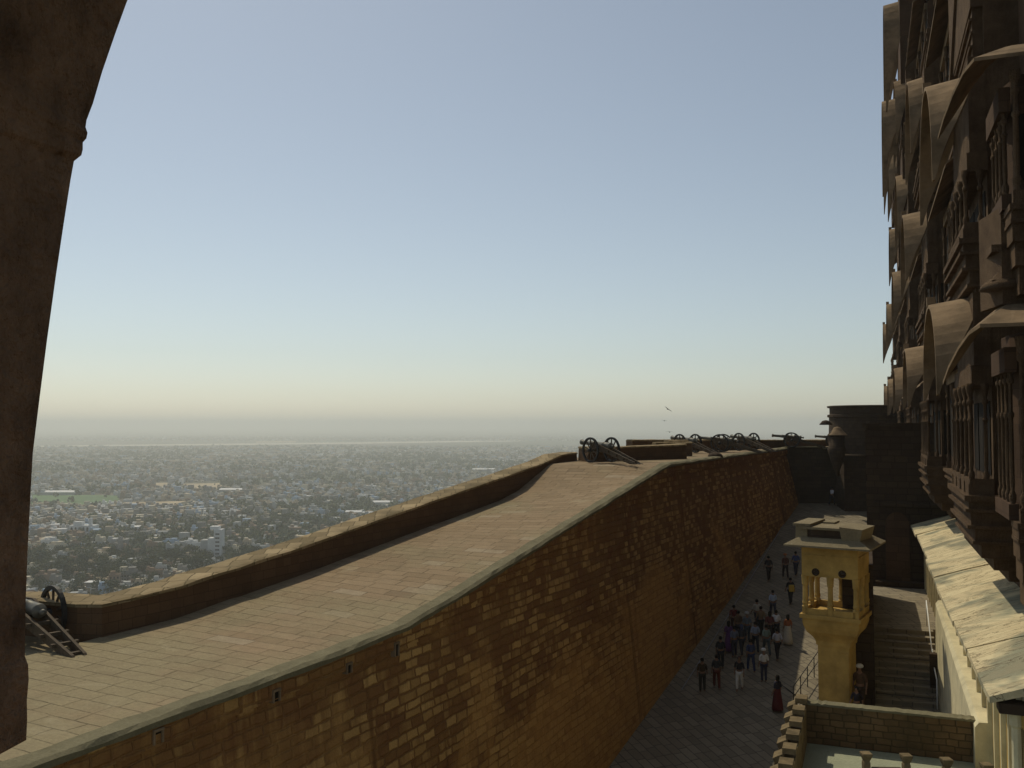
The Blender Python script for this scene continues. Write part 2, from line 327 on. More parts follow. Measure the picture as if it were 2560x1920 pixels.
deck.rot=-math.atan2(SW,CW); 
tag(deck.build('walkway',M['pave']),kind='structure')
b=MB(); b.prism([(p[0],p[1]) for p in pl[0:1]+[Q((86.2,MI-1,0))]+pl[2:]],-40,Z2-.05)
tag(b.build('gun_bastion',M['darkstone']),'massive stone bastion carrying the farther row of cannons at the head of the ramp','bastion')
b=MB(); b.prism([(-11.0,24.6),(-13.5,26.6),(-19,27.6),(-20.5,18.5),(-16,10)],-45,-5.8)
tag(b.build('corner_bastion',M['darkstone']),'stone bastion under the near cannon at the lower left','bastion')
# parapets: polyline on the walkway with rough coping stones
def parapet(name,label,pts,zf,h,th,step=.7,side=1,jit=.035,mat='pface',cop='pcope'):
    """pts plan polyline of the inner foot; side=+1 puts the thickness on the left of the direction of travel"""
    t=thing(name,label,'parapet',(pts[0][0],pts[0][1],zf(pts[0][0],pts[0][1])))
    P=[Vector((p[0],p[1],0)) for p in pts]; nrm=[]
    for i in range(len(P)-1):
        d=(P[i+1]-P[i]).normalized(); nrm.append(Vector((-d.y,d.x,0))*side)
    off=[]
    for i in range(len(P)):
        if i==0: off.append(nrm[0]*th)
        elif i==len(P)-1: off.append(nrm[-1]*th)
        else:
            m=(nrm[i-1]+nrm[i]).normalized(); off.append(m*(th/max(.4,m.dot(nrm[i]))))
    st=[]
    for i in range(len(P)-1):
        L_=(P[i+1]-P[i]).length; n=max(1,int(L_/step)); st+=[(P[i].lerp(P[i+1],k/n),off[i].lerp(off[i+1],k/n)) for k in range(n)]
    st.append((P[-1],off[-1]))
    bo=MB(); ri=[]; r2=[]
    for k,(p,o) in enumerate(st):
        z=zf(p.x,p.y); hh=h(p.x,p.y) if callable(h) else h; u=o.normalized(); q=p+o
        ri.append([(p.x,p.y,z-.05),(p.x+u.x*.03,p.y+u.y*.03,z+hh-.1),(q.x,q.y,z+hh-.1),(q.x,q.y,z-8)])
        a=jit*noise.noise((k*.9,1.2,.7)); c=jit*noise.noise((k*1.7,9.2,3)); a2=p-u*.02+u*a; c2=q+u*(.04+c*2)
        e=jit*.8*noise.noise((k*.61,5,2))
        r2.append([(a2.x,a2.y,z+hh-.1),(a2.x,a2.y,z+hh-.015+e),(p.x+u.x*.1,p.y+u.y*.1,z+hh+.02+e),(q.x-u.x*.1,q.y-u.y*.1,z+hh+.02+e+c),(c2.x,c2.y,z+hh-.06+e+c),(c2.x,c2.y,z+hh-.14)])
    bo.loft(ri); at(t,bo.build('face',M[mat])); c=MB(); c.loft(r2); c.rot=0
    a=P[1]-P[0]; c.rot=math.atan2(a.y,a.x); at(t,c.build('coping',M[cop])); return t
def zq(X,Y):
    s=SW*X+CW*Y; return zout(s)
parapet('parapet','long low parapet with irregular sunlit coping running up the outer side of the ramp',[(-19.0,25.0),(-13.3,25.35),(-11.6,24.75),(-10.9,24.7)]+[Q((s,MO,0))[:2] for s in (20,24,34,44,50.6)],zq,lambda X,Y:ptop(SW*X+CW*Y,Y)-zq(X,Y),1.15,.8)
E=(4.35,52.7)
parapet('parapet','low dark parapet right behind the second cannon, crossing the head of the ramp',[Q((50.5,MO+.1,0))[:2],E,U(1717,1146,Y=56.8)[:2]],lambda X,Y:Z2,lambda X,Y:.76+.13*max(0,(Y-52.7))/4,.9,.6)
parapet('parapet','short stepped parapet end just beyond the right end of the one behind the second cannon',[U(1640,1140,Y=61)[:2],U(1731,1138,Y=61.5)[:2]],lambda X,Y:Z2,.93,.7,.5)
parapet('parapet','short parapet with a pale top in front of the left wheel of the third cannon',[U(1672,1140,Y=64.5)[:2],U(1722,1138,Y=65)[:2]],lambda X,Y:Z2,1.0,.7,.5)
parapet('parapet','long thin parapet on the skyline behind the row of far cannons',[(BL[0].x,BL[0].y),(BL[1].x,BL[1].y),(BL[2].x,BL[2].y),(BL[3].x,BL[3].y)],lambda X,Y:Z2,lambda X,Y:.95-.33*min(1,max(0,(Y-70)/18)),.8,.8)
# back wall at the far end of the court
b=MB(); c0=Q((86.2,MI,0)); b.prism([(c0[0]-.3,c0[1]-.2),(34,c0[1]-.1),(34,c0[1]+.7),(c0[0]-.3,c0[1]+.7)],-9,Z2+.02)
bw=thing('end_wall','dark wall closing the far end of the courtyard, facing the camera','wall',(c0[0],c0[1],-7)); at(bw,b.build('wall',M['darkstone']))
b=MB(); b.box((c0[0]-.4,c0[1]-.35,Z2+.02),(c0[0]+3,c0[1]+.5,Z2+.1)); b.box((c0[0]+3,c0[1]-.45,Z2-.12),(34,c0[1]+.5,Z2+.07)); at(bw,b.build('coping',M['cope']))
# domed coping stone on the inner edge
sb=U(1788,1140,z=-2.1); b=MB(); b.lathe((sb.x,sb.y,Z2-.05),[(.50,0),(.48,.12),(.38,.24),(.2,.31),(.02,.34)],14)
tag(b.build('stone_mound',M['darkstone']),'small rounded stone hump on the rampart edge beneath the far cannons','stone')
# ------------------------------------------------------------------ cannons
def make_cannon(label,R=.62,blen=2.3,br=.15,tl=2.6,group='old field guns on the ramparts'):
    t=thing('cannon',label,'cannon',group=group); gw=.66; zc=R
    b=MB(); e=radians(4); ax=Vector((0,cos(e),sin(e))); c=Vector((0,-.75,zc+.20))
    pr=[(.03,-.22),(.07,-.20),(.075,-.13),(.04,-.09),(.06,-.04),(br*1.1,0),(br*1.15,.06),(br*1.02,.08),(br,.5),(br*1.06,.51),(br*1.06,.57),(br*.93,.58),(br*.8,blen*.62),(br*.86,blen*.625),(br*.86,blen*.65),(br*.76,blen*.66),(br*.64,blen*.93),(br*.9,blen*.97),(br*.92,blen),(br*.5,blen),(br*.45,blen*.9)]
    b.lathe(c,pr,18,axis=ax); b.tube(c+ax*.85-Vector((.26,0,0)),c+ax*.85+Vector((.26,0,0)),.05,10); kid(t,b.build('barrel',M['bronze'],t))
    b=MB(); b.box((-gw-.1,-.07,zc-.08),(gw+.1,.07,zc+.06)); kid(t,b.build('axle',M['wood'],t))
    b=MB()
    for sx in (-1,1):
        prof=[(.55,zc+.34),(.1,zc+.36),(-.35,zc+.2),(-tl,.12),(-tl-.12,.0),(-tl+.25,.0),(-.5,zc-.12),(.5,zc-.05)]
        b.loft([[(x+(.04 if abs(p[0]+tl)<.4 else 0)*sx*0+ sx*(.12*max(0,min(1,(p[0]+tl)/tl)) ),p[0],p[1]) for p in prof] for x in (sx*.10,sx*.17)])
    for k in (.25,.5,.72,.93):
        y=-.3-(tl-.3)*k; z=(zc+.12)*(1-k)+.07*k; w=.17+.12*(1-k); b.box((-w-.1*(k<.9),y-.05,z-.05),(w+.1*(k<.9),y+.05,z+.03))
    kid(t,b.build('trail',M['wood'],t))
    b=MB(); b.tube((-.06,-tl-.1,.06),(-.1,-tl-.35,.03),.02,6); b.tube((.06,-tl-.1,.06),(.1,-tl-.35,.03),.02,6); kid(t,b.build('trail_hook',M['iron'],t))
    for sx in (-1,1):
        w=MB(); n=28; rr=[]
        for i in range(n+1):
            a=2*pi*i/n; d=Vector((0,cos(a),sin(a))); o=Vector((sx*gw,0,zc)); h=Vector((.045,0,0))
            rr.append([tuple(o+d*(R)+h),tuple(o+d*R-h),tuple(o+d*(R-.09)-h),tuple(o+d*(R-.09)+h)])
        w.loft(rr,caps=False); wo=kid(t,w.build('wheel',M['iron'],t))
        hb=MB(); hb.lathe((sx*gw-.16,0,zc),[(.06,0),(.09,.04),(.11,.12),(.11,.2),(.09,.28),(.06,.32)],12,axis=(1,0,0)); kid(wo,hb.build('hub',M['iron'],wo))
        for i in range(10):
            a=2*pi*(i+.5)/10; d=Vector((0,cos(a),sin(a))); o=Vector((sx*gw,0,zc)); sp=MB(); sp.bar(o+d*.08,o+d*(R-.06),.045,.045); kid(wo,sp.build('spoke',M['wood'],wo))
    return t
def face(t,fx,fy,x,y,z,sc=1): t.location=(x,y,z); t.rotation_euler=(0,0,math.atan2(-fx,fy)); t.scale=(sc,sc,sc)
c1=make_cannon('dark field cannon with ladder-like trail at the left edge, on the near walkway'); face(c1,-.79,.62,-12.9,24.6,-5.76,1.12)
GR=[('cannon with a shining barrel and big spoked wheels at the head of the ramp',-.55,.83,1503,1157,51.3,1.10),
 ('first cannon of the far row, two overlapping wheels, just right of the stepped parapet ends',-.5,.86,1719,1130,68,1.0),
 ('far cannon whose muzzle points left above the parapet, between two other guns',-.92,.40,1804,1130,70,.98),
 ('far cannon with two wheels side by side, third of the far row',-.45,.89,1866,1125,74,1.02),
 ('lone far cannon seen almost side-on near the end tower',-.97,.24,1979,1117,84,.98),
 ('farthest cannon, only its muzzle showing left of the end tower',-.95,.3,2082,1114,86,.9)]
for lab,fx,fy,px,py,Y,sc in GR:
    c=dup(c1); c['label']=lab; p=U(px,py,Y=Y); face(c,fx,fy,p.x,p.y,Z2,sc*(1.14 if Y>60 else 1.03))
# ------------------------------------------------------------------ window we look through (room round the camera)
prof=[(330,-20),(320,0),(290,80),(255,180),(232,258),(217,300),(214,318),(219,332),(217,346),(206,356),(207,374),(203,388),(186,403),(176,450),(160,560),(140,690),(118,850),(100,990),(84,1130),(75,1240),(69,1380),(65,1500),(62,1640),(70,1662),(71,1700),(67,1750),(69,1800),(66,1850),(40,1862),(0,1872),(-160,1890),(-160,2050)]
arch=[(U(x,y,Y=1.62).x,U(x,y,Y=1.62).z) for x,y in prof]
arch=[(x+.0022*noise.noise((i*1.3,0,0)),z) for i,(x,z) in enumerate(arch)]
top=[(arch[0][0]+.03,.86),(-.5,.98),(-.30,1.12),(-.05,1.26),(.35,1.38),(.9,1.42),(1.5,1.33),(1.9,1.1),(2.15,.8),(2.3,.3),(2.35,-.7)]
hole=arch[::-1]+top+[(2.35,-.95),(arch[-1][0],-.95)]
rm=thing('window_room','dark stone window surround at the left edge, close to the camera','window surround',(0,1.3,-.9))
b=MB(); n=len(hole); outer=[]
cx,cz=.8,.2
for (x,z) in hole:                                                  # project each point of the opening outwards to a rectangle
    dx,dz=x-cx,z-cz; k=min((4.4/abs(dx)) if abs(dx)>1e-6 else 1e9,(2.4/abs(dz)) if abs(dz)>1e-6 else 1e9); outer.append((cx+dx*k,cz+dz*k))
Y0,Y1=1.25,1.62
smo=hole[:]
for _ in range(6): smo=[((smo[i-1][0]+2*smo[i][0]+smo[(i+1)%n][0])/4,(smo[i-1][1]+2*smo[i][1]+smo[(i+1)%n][1])/4) for i in range(n)]
vs=[(x+(-.03 if x<.5 else 0),Y0,z) for x,z in smo]+[(x,Y0,z) for x,z in outer]+[(x,Y1,z) for x,z in hole]+[(x,Y1,z) for x,z in outer]
fs=[]
for i in range(n):
    j=(i+1)%n; fs+=[(i,j,n+j,n+i),(2*n+i,3*n+i,3*n+j,2*n+j),(i,2*n+i,2*n+j,j),(n+i,n+j,3*n+j,3*n+i)]
b.add(vs,fs); at(rm,b.build('arched_jamb',M['jamb']))
b=MB(); b.box((-3.6,-3,-2.3),(5.2,1.25,-2.2)); b.box((-3.6,-3,2.6),(5.2,1.62,2.75)); b.box((-3.75,-3,-2.3),(-3.6,1.62,2.75)); b.box((5.2,-3,-2.3),(5.35,1.62,2.75))
at(rm,b.build('room_walls',M['jamb']))
# ------------------------------------------------------------------ palace
pal=thing('palace','tall carved red sandstone palace with stacked arched balconies along the right edge','palace',F((50,4,-12)))
NW=3.8
b=MB(F)
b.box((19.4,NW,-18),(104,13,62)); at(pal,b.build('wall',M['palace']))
def sY(Y,n): return (Y+SA*n)/CA
def arcp(s0,s1,zs,zc,N=22):
    m=(s0+s1)/2; r=(s1-s0)/2; o=[]
    for i in range(N+1):
        a=pi*i/N; x=-cos(a); hgt=(1-abs(x)**2.1)**.62; o.append((m+r*x,zs+(zc-zs)*hgt))
    return o
def vault(mb,s0,s1,no,ni,zs,zc,th=.09,drop=.55):
    A=arcp(s0,s1,zs,zc); N=len(A)-1; ro=[];
    for i,(s,z) in enumerate(A):
        t=i/N; k=max(0.03,sin(pi*t))**.85; e=abs(2*t-1); nin=no+(ni-no)*k; zz=z-drop*max(0,(e-.8)/.2)**2
        m=(s0+s1)/2; sg=1 if s>m else -1; s2=s; 
        dz=th*(.35+.65*k); ds=-sg*th*e
        ro.append([(s2,no,zz),(s2,nin,zz+.22*k),(s2+ds,nin,zz+.22*k-dz),(s2+ds,no,zz-dz)])
    mb.loft(ro,smooth=False)
def column(mb,s,n,z0,z1,r=.075):
    h=z1-z0; r*=.72; mb.box((s-r*1.6,n-r*1.6,z0),(s+r*1.6,n+r*1.6,z0+.28))
    mb.lathe((s,n,z0+.28),[(r*1.5,0),(r*.9,.06),(r*1.4,.16),(r*1.5,.26),(r*.8,.36),(r,.5),(r*.9,h*.55),(r*1.35,h*.56),(r*1.35,h*.585),(r*.85,h*.59),(r*.8,h-.85),(r*1.5,h-.8),(r*1.5,h-.72),(r*.8,h-.68),(r*1.6,h-.5),(r*1.9,h-.4),(r*1.9,h-.29)],9)
def balcony(j,k,Yn,ln,zb,zsp,zcr,no=1.67,nf=2.4):
    s0=sY(Yn,nf); s1=s0+ln/CA; r=random.Random(j*10+k)
    b=MB(F)                                            # body: recess wall with window openings, lintel band, wall above the vault
    b.box((s0+.3,3.0,zb-.1),(s1-.3,NW+.02,zb+6.3)); b.box((s0+.12,nf+.12,zsp-.35),(s1-.12,3.0,zsp+.15))
    b.box((s0+.25,nf+.2,zsp+.15),(s1-.25,3.0,zcr+.05)); b.box((s0+.5,2.75,zcr+.05),(s1-.5,3.0,zb+6.2))
    for q in range(5):                                # moulded bands and little niches above the vault
        z=zcr+.35+q*.36; 
        if z<zb+5.9: b.box((s0+.42,2.67+.03*(q%2),z),(s1-.42,2.75,z+.07))
    body=at(pal,b.build('balcony',M['carved']))
    b=MB(F); w=(s1-s0)
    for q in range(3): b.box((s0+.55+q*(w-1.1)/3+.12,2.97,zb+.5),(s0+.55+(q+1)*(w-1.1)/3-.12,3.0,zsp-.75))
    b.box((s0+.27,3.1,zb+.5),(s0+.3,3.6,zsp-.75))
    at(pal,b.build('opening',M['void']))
    b=MB(F)                                            # sill: stack of mouldings narrowing downwards to a corbel
    for q,(dn,ds,za,zc_) in enumerate([(-.12,-.12,-.14,0),(-.02,-.02,-.34,-.14),(-.1,-.08,-.42,-.34),(.03,.03,-.75,-.42),(-.06,-.04,-.84,-.75),(.12,.1,-1.15,-.84),(.06,.05,-1.24,-1.15),(.28,.25,-1.6,-1.24),(.6,.7,-1.95,-1.6),(1.0,1.2,-2.3,-1.95)]):
        b.box((s0+ds,nf+dn,zb+za),(s1-ds,NW+.02,zb+zc_))
    at(pal,b.build('sill',M['carved'])).matrix_parent_inverse
    for q in range(5):                                 # columns along the front, one pair on the near side
        cm=MB(F); s=s0+.16+q*(s1-s0-.32)/4; column(cm,s,nf+.08,zb,zsp-.3)
        if q in(0,4): column(cm,s+(.28 if q==0 else -.28),nf+.1,zb,zsp-.3,.06)
        at(pal,cm.build('column',M['carved']))
    cm=MB(F); column(cm,s0+.16,nf+.42,zb,zsp-.3,.07); at(pal,cm.build('column',M['carved']))
    b=MB(F); b.box((s0+.05,nf+.02,zb),(s1-.05,nf+.16,zb+.42)); b.box((s0+.05,nf+.16,zb),(s0+.17,2.98,zb+.42)); at(pal,b.build('balustrade',M['carved']))
    b=MB(F); vault(b,s0-.35,s1+.35,no,3.0,zsp-.05,zcr); 
    b.box(((s0+s1)/2-.12,no-.02,zcr-.02),((s0+s1)/2+.12,no+.2,zcr+.24))
    rf=at(pal,b.build('arched_roof',M['vault']))
bays=[(23.4,4.7,2),(39.6,4.7,3),(56,4.8,4),(72.6,4.8,4),(88.5,5,2)]
for j,(Yn,ln,nk) in enumerate(bays):
    for k in range(nk):
        zb=-1.8+6.55*k; zs=1.35+5.5*k; zc=3.35+6.15*k+.1*j
        balcony(j,k,Yn,ln,zb,zs,zc,1.67+(.3 if k>=2 else 0),2.4)
# wall strips between the bays: shallow projecting bays with sills, pilasters and small hooded niches
for j,(Ya,Yb) in enumerate([(29.8,38.2),(46.2,54.6),(62.6,71.2),(79,87)]):
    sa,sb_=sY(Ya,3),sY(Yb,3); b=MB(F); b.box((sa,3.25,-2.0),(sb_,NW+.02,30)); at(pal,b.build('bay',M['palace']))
    for k in range(5):
        zb=-1.8+6.55*k; b=MB(F)
        for dn,za,zc_ in [(-.32,-.12,0),(-.22,-.3,-.12),(-.27,-.38,-.3),(-.15,-.62,-.38),(-.05,-.95,-.62),(.2,-1.6,-.95)]: b.box((sa-.05,3.25+dn,zb+za),(sb_+.05,NW+.02,zb+zc_))
        at(pal,b.build('sill',M['carved']))
        if zb> .44*Yb: continue
        for q in range(4):
            cm=MB(F); s=sa+.25+q*(sb_-sa-.5)/3; column(cm,s,3.13,zb,zb+3.4,.07); at(pal,cm.build('pilaster',M['carved']))
        b=MB(F); b.box((sa+.3,3.1,zb+3.4),(sb_-.3,3.27,zb+3.8)); 
        b.loft([[(sa-.1,2.55,zb+3.75),(sb_+.1,2.55,zb+3.75),(sb_+.1,3.28,zb+4.35),(sa-.1,3.28,zb+4.35)],[(sa-.1,2.55,zb+3.82),(sb_+.1,2.55,zb+3.82),(sb_+.1,3.28,zb+4.45),(sa-.1,3.28,zb+4.45)]])
        at(pal,b.build('eave',M['vault']))
        b=MB(F)
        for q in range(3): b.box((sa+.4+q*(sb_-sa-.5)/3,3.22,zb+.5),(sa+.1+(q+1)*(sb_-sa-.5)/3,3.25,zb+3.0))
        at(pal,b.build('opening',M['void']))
for (Yn,ln,no,zs,zc) in [(56.5,5.2,1.25,17.0,21.0),(56.5,6,1.45,21.2,27.5),(75.5,6.5,1.75,20.4,25.2)]:     # tall curved hoods high up on the far bays
    s0=sY(Yn,2.4); s1=s0+ln; b=MB(F); vault(b,s0,s1,no,3.0,zs,zc,drop=1.6); at(pal,b.build('arched_roof',M['vault']))
    b=MB(F); b.box((s0+.5,2.35,zs-3),(s1-.5,NW+.02,zc+.02)); at(pal,b.build('bay',M['palace']))
b=MB(F); s0=sY(23.6,2.75); b.box((s0,2.7,10.9),(s0+6.2,NW+.02,22)); at(pal,b.build('bay',M['carved']))
b=MB(F); b.bar((s0+6.0,2.66,10.4),(s0+.4,2.66,15.5),.08,.35); at(pal,b.build('relief_shadow_bar',M['carved']))  # diagonal bar shaped for the panel's relief and its slanting shadow
# near turret with two hipped roofs with drooping corners
def turret(zb,ze,zp,zcor):
    sc=sY(19.9,2.25); b=MB(F)
    poly=[(sc+.9,3.3),(sc+1.6,3.1),(sc+2.6,3.05),(sc+2.9,NW+.02),(sc+.9,NW+.02)]
    b.prism(poly,zb,ze-.1); o=at(pal,b.build('turret',M['palace']))
    b=MB(F)
    for dn,za,zc_ in [(.0,-.14,0),(.08,-.34,-.14),(.03,-.42,-.34),(.14,-.8,-.42),(.3,-1.3,-.8),(.55,-1.9,-1.3)]: b.prism([(sc-.05+dn,2.95+dn*.4),(sc+.9+dn,2.95+dn*.4),(sc+.9,NW+.02),(sc-.05+dn,NW+.02)],zb+za,zb+zc_)
    at(pal,b.build('sill',M['carved']))
    for s_,n_,w_ in ((sc+1.62,3.12,.75),(sc+.88,3.38,.5)):
        b=MB(F); b.box((s_,n_-.09,zb+.7),(s_+w_,n_+.1,ze-1.0)); at(pal,b.build('opening',M['void']))
    for q in range(4):
        cm=MB(F); column(cm,sc+.75+q*.62,2.98,zb,ze-.7,.07); at(pal,cm.build('column',M['carved']))
    b=MB(F); b.box((sc+.6,2.86,ze-1.0),(sc+2.9,3.1,ze-.45)); at(pal,b.build('lintel',M['palace']))
    b=MB(F); b.box((sc+.6,2.88,zb),(sc+2.9,3.08,zb+.35)); at(pal,b.build('balustrade',M['palace']))
    cm=MB(F); column(cm,sc+.08,3.12,zb,ze-.25,.09); at(pal,cm.build('column',M['carved']))
    cm=MB(F); column(cm,sc+.08,3.6,zb,ze-.25,.08); at(pal,cm.build('column',M['carved']))
    # roof
    e=[(sc-.25,NW+.02,ze),(sc-.25,2.9,ze),(sc-.25,2.3,ze),(sc+.15,2.12,ze-.12),(sc+.65,1.95,ze-.4),(sc+1.15,1.78,ze-.8),(sc+1.5,1.68,ze-1.15)]
    p=[(sc+1.2,NW+.02,zp),(sc+1.2,3.25,zp),(sc+1.25,3.1,zp),(sc+1.4,3.0,zp-.05),(sc+1.6,2.8,zp-.15),(sc+1.8,2.5,zp-.5),(sc+1.9,2.2,zp-.9)]
    rr=[[a,q,(q[0],q[1],q[2]-.12),(a[0],a[1],a[2]-.08)] for a,q in zip(e,p)]
    b=MB(F); b.loft(rr); at(pal,b.build('hipped_roof',M['vault']))
turret(-2.1,2.15,2.78,0); turret(4.75,7.95,8.65,0)
b=MB(F); sc=sY(19.9,2.25)                                             # bell-shaped brackets and small dome ornaments between the storeys
for zz in (3.1,3.9): b.box((sc+1.0,2.7,zz),(sc+2.6,3.2,zz+.16))
b.prism([(sc+1.0,2.9),(sc+2.4,2.6),(sc+2.6,NW+.02),(sc+1.0,NW+.02)],2.7,4.9); b.lathe((sc+1.3,2.95,3.0),[(.0,.0),(.5,.06),(.42,.2),(.2,.36),(.05,.55)],14)
at(pal,b.build('bracket',M['carved']))
b=MB(F)
for q in range(9): 
    z=-1.2+q*.42; b.tube((sc+.05,3.15,z),(sc+.05,3.6,z),.012,5)
at(pal,b.build('window_grille',M['iron']))
# ------------------------------------------------------------------ lower wing with the cracked slab roof
wing=thing('lower_wing','pale plastered lower building with a sloping cracked slab roof under the palace','building',F((35,2.8,-9.9)))
sN=sY(17.2,2.0); sFar=sY(47.9,2.0); b=MB(F); s=sN; q=0
edge=[]
while s<sFar-.5:
    w=min(rnd.uniform(2.8,6.0),sFar-s); dz=rnd.uniform(-.025,.025); o=rnd.uniform(-.05,.05)
    N=4; rr=[]
    for i in range(N+1):
        x=s+w*i/N+(-.012 if i==N else 0); jj=.03*noise.noise((x*2,4,1)); rr.append([(x,2.0+o+jj,-5.0+dz),(x,2.9,-4.70+dz+jj),(x,NW,-4.42+dz),(x,NW,-4.56+dz),(x,2.0+o+jj,-5.12+dz)])
    b.loft(rr); s+=w; q+=1
at(wing,b.build('slab_roof',M['slab']))
b=MB(F); b.box((sN+.35,2.62,-14.5),(sFar-.6,NW+.3,-5.0)); at(wing,b.build('wall',M['pale']))
b=MB(F); s=sN+.4
while s<sFar-1:
    b=MB(F); b.box((s,2.52,-9.5),(s+.14,2.62,-5.05)); b.box((s+.14,2.55,-9.5),(s+.24,2.62,-5.05)); at(wing,b.build('pilaster',M['pale'])); s+=1.15
b=MB(F); s=sN+.75
while s<sFar-1: b=MB(F); b.box((s+.1,2.60,-9.0),(s+.62,2.625,-5.5)); at(wing,b.build('panel',M['kiosk'])); s+=1.15
b=MB(F)                                                            # near end: clustered pillars and deep recess
b.box((sN+.33,2.66,-5.3),(sN+.36,NW,-5.12)); b.box((sN+.05,2.2,-5.32),(sN+.5,NW,-5.13)); at(wing,b.build('lintel',M['darkstone']))
for i,(n_,s_,r_) in enumerate([(2.50,.25,.10),(2.72,.12,.13),(3.02,.2,.09),(3.2,.08,.13),(3.45,.2,.09)]):
    b=MB(F); b.box((sN+s_-r_,n_-r_,-9.4),(sN+s_+r_,n_+r_,-8.6)); b.lathe((sN+s_,n_,-8.6),[(r_*1.1,0),(r_,.1),(r_*.9,3.0),(r_*1.2,3.05),(r_*1.2,3.28)],8,smooth=False); at(wing,b.build('pillar',M['kiosk'] if i%2 else M['pale']))
# plinth wall running beside the stairs, lit from the left
b=MB(F); sp0,sp1=sY(21.8,2.25),sY(34,2.25)
rr=[]
for i in range(13):
    s=sp0+(sp1-sp0)*i/12; z=-6.95+.5*(i/12)+.04*noise.noise((i*.8,2,2)); j=.03*noise.noise((i,7,2)); rr.append([(s,2.62,z+.02),(s,2.34+j,z),(s,2.25+j,z-.12),(s,2.2,-10.5),(s,2.62,-10.5)])
b.loft(rr); at(wing,b.build('plinth',M['pale']))
# ------------------------------------------------------------------ platform with stairs
stz0,stz1=-9.9,-8.05; s_a,s_b=35.6,40.0
pf=thing('stair_platform','shaded raised platform with broad stone stairs climbing away below the palace','stairs',F((38,1,-12)))
b=MB(F); b.box((27.0,-.95,-17),(s_a,2.6,stz0)); b.box((s_b,-.6,-16),(49.5,2.6,stz1)); at(pf,b.build('landing',M['court']))
b=MB(F); nst=11
for i in range(nst):
    s=s_a+(s_b-s_a)*i/nst; b.box((s,.15,-15),(s_b+.0,2.3,stz0+(stz1-stz0)*(i+1)/nst)) if i==nst-1 else b.box((s,.15,-15),(s+(s_b-s_a)/nst+.002,2.3,stz0+(stz1-stz0)*(i+1)/nst))
    b.box((s-.04,.15,stz0+(stz1-stz0)*(i+1)/nst-.05),(s,2.3,stz0+(stz1-stz0)*(i+1)/nst+.002))
at(pf,b.build('steps',M['court']))
b=MB(F); b.box((s_a-.6,-.9,-15),(42,.13,-4.95)); b.box((42,-.9,-15),(47.2,.13,-4.9)); b.box((s_a+.8,1.98,-9.9),(s_a+1.1,2.3,-8.2)); at(pf,b.build('side_wall',M['darkstone']))
b=MB(F); b.tube((s_a-.4,2.12,stz0+.1),(s_a-.4,2.12,stz0+1.1),.02,8); b.tube((s_a-.4,2.12,stz0+1.1),(s_a+1.6,2.12,-8.6),.022,8)
hr=thing('handrail','thin white metal handrail on the right of the stairs','handrail',F((s_a,2.12,stz0))); at(hr,b.build('rail',M['white_paint']))
b=MB(F); b.tube((s_a+1.9,2.12,-8.35),(s_b+.6,2.12,stz1+1.0),.022,8); at(hr,b.build('rail',M['white_paint']))
b=MB(F)
for x,z in ((s_a+1.6,-9.2),(s_b+.6,stz1)): b.tube((x,2.12,z),(x,2.12,z+1.0),.02,8)
at(hr,b.build('post',M['white_paint']))
# dark gate block behind the stairs with vaulted roof and arched niches
gb=thing('gate_block','dark vaulted stone block rising behind the stairs, left of the palace foot','building',F((56,2,-8)))
b=MB(F); b.box((50.2,-.06,-16),(66,NW+.1,-.12)); b.box((50.05,-.2,-.12),(66,NW+.1,.06)); at(gb,b.build('wall',M['darkstone']))
for n0,w,z0,z1 in [(1.35,1.1,-7.9,-5.0),(2.9,.6,-8.0,-6.2)]:
    b=MB(F); pts=[(n0-w/2,z0),(n0+w/2,z0)]+[(n0+w/2*cos(a),z1+w/2*1.1*sin(a)) for a in [pi*i/10 for i in range(11)]]
    b.loft([[(50.0,n_,z) for n_,z in pts],[(50.2,n_,z) for n_,z in pts]]); at(gb,b.build('arched_niche',M['palace']))
b=MB(F); b.box((49.95,.3,-4.1),(50.2,NW,-3.95)); at(gb,b.build('ledge',M['darkstone']))
b=MB(F); b.box((49.6,.3,-8.05),(50.2,NW,-7.8)); at(gb,b.build('ledge',M['darkstone']))
# end tower and its little balcony
tc=(33.3,84.6)
et=thing('end_tower','dark round flat-topped tower at the far end of the courtyard','tower',(tc[0],tc[1],-7))
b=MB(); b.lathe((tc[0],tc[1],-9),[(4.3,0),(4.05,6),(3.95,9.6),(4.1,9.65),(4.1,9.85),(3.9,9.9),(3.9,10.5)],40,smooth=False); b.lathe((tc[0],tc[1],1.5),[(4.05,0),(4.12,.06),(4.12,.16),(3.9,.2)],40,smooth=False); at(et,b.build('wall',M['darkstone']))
p=U(2100,1087,Y=79.6); b=MB()
b.lathe((p.x-.1,p.y+.4,p.z-.05),[(.85,0),(.8,.05),(.62,.26),(.45,.44),(.35,.58),(.25,.7),(.02,.75)],20); at(et,b.build('turret_roof',M['vault']))
b=MB(); b.lathe((p.x-.15,p.y+.4,p.z-3.6),[(.1,0),(.25,.6),(.5,1.3),(.7,2.0),(.78,2.4),(.66,2.5),(.66,3.6)],16); at(et,b.build('turret',M['darkstone']))
b=MB(); b.lathe((p.x-.8,p.y+1.2,p.z+.85),[(.5,0),(.55,.05),(.3,.35),(.05,.42)],12); at(et,b.build('turret_finial',M['darkstone']))
b=MB(); b.box((29.0,80.6,-8.2),(40,82.5,-2.9)); b.box((28.8,80.4,-2.9),(40,82.7,-2.7)); at(et,b.build('lower_wall',M['darkstone']))
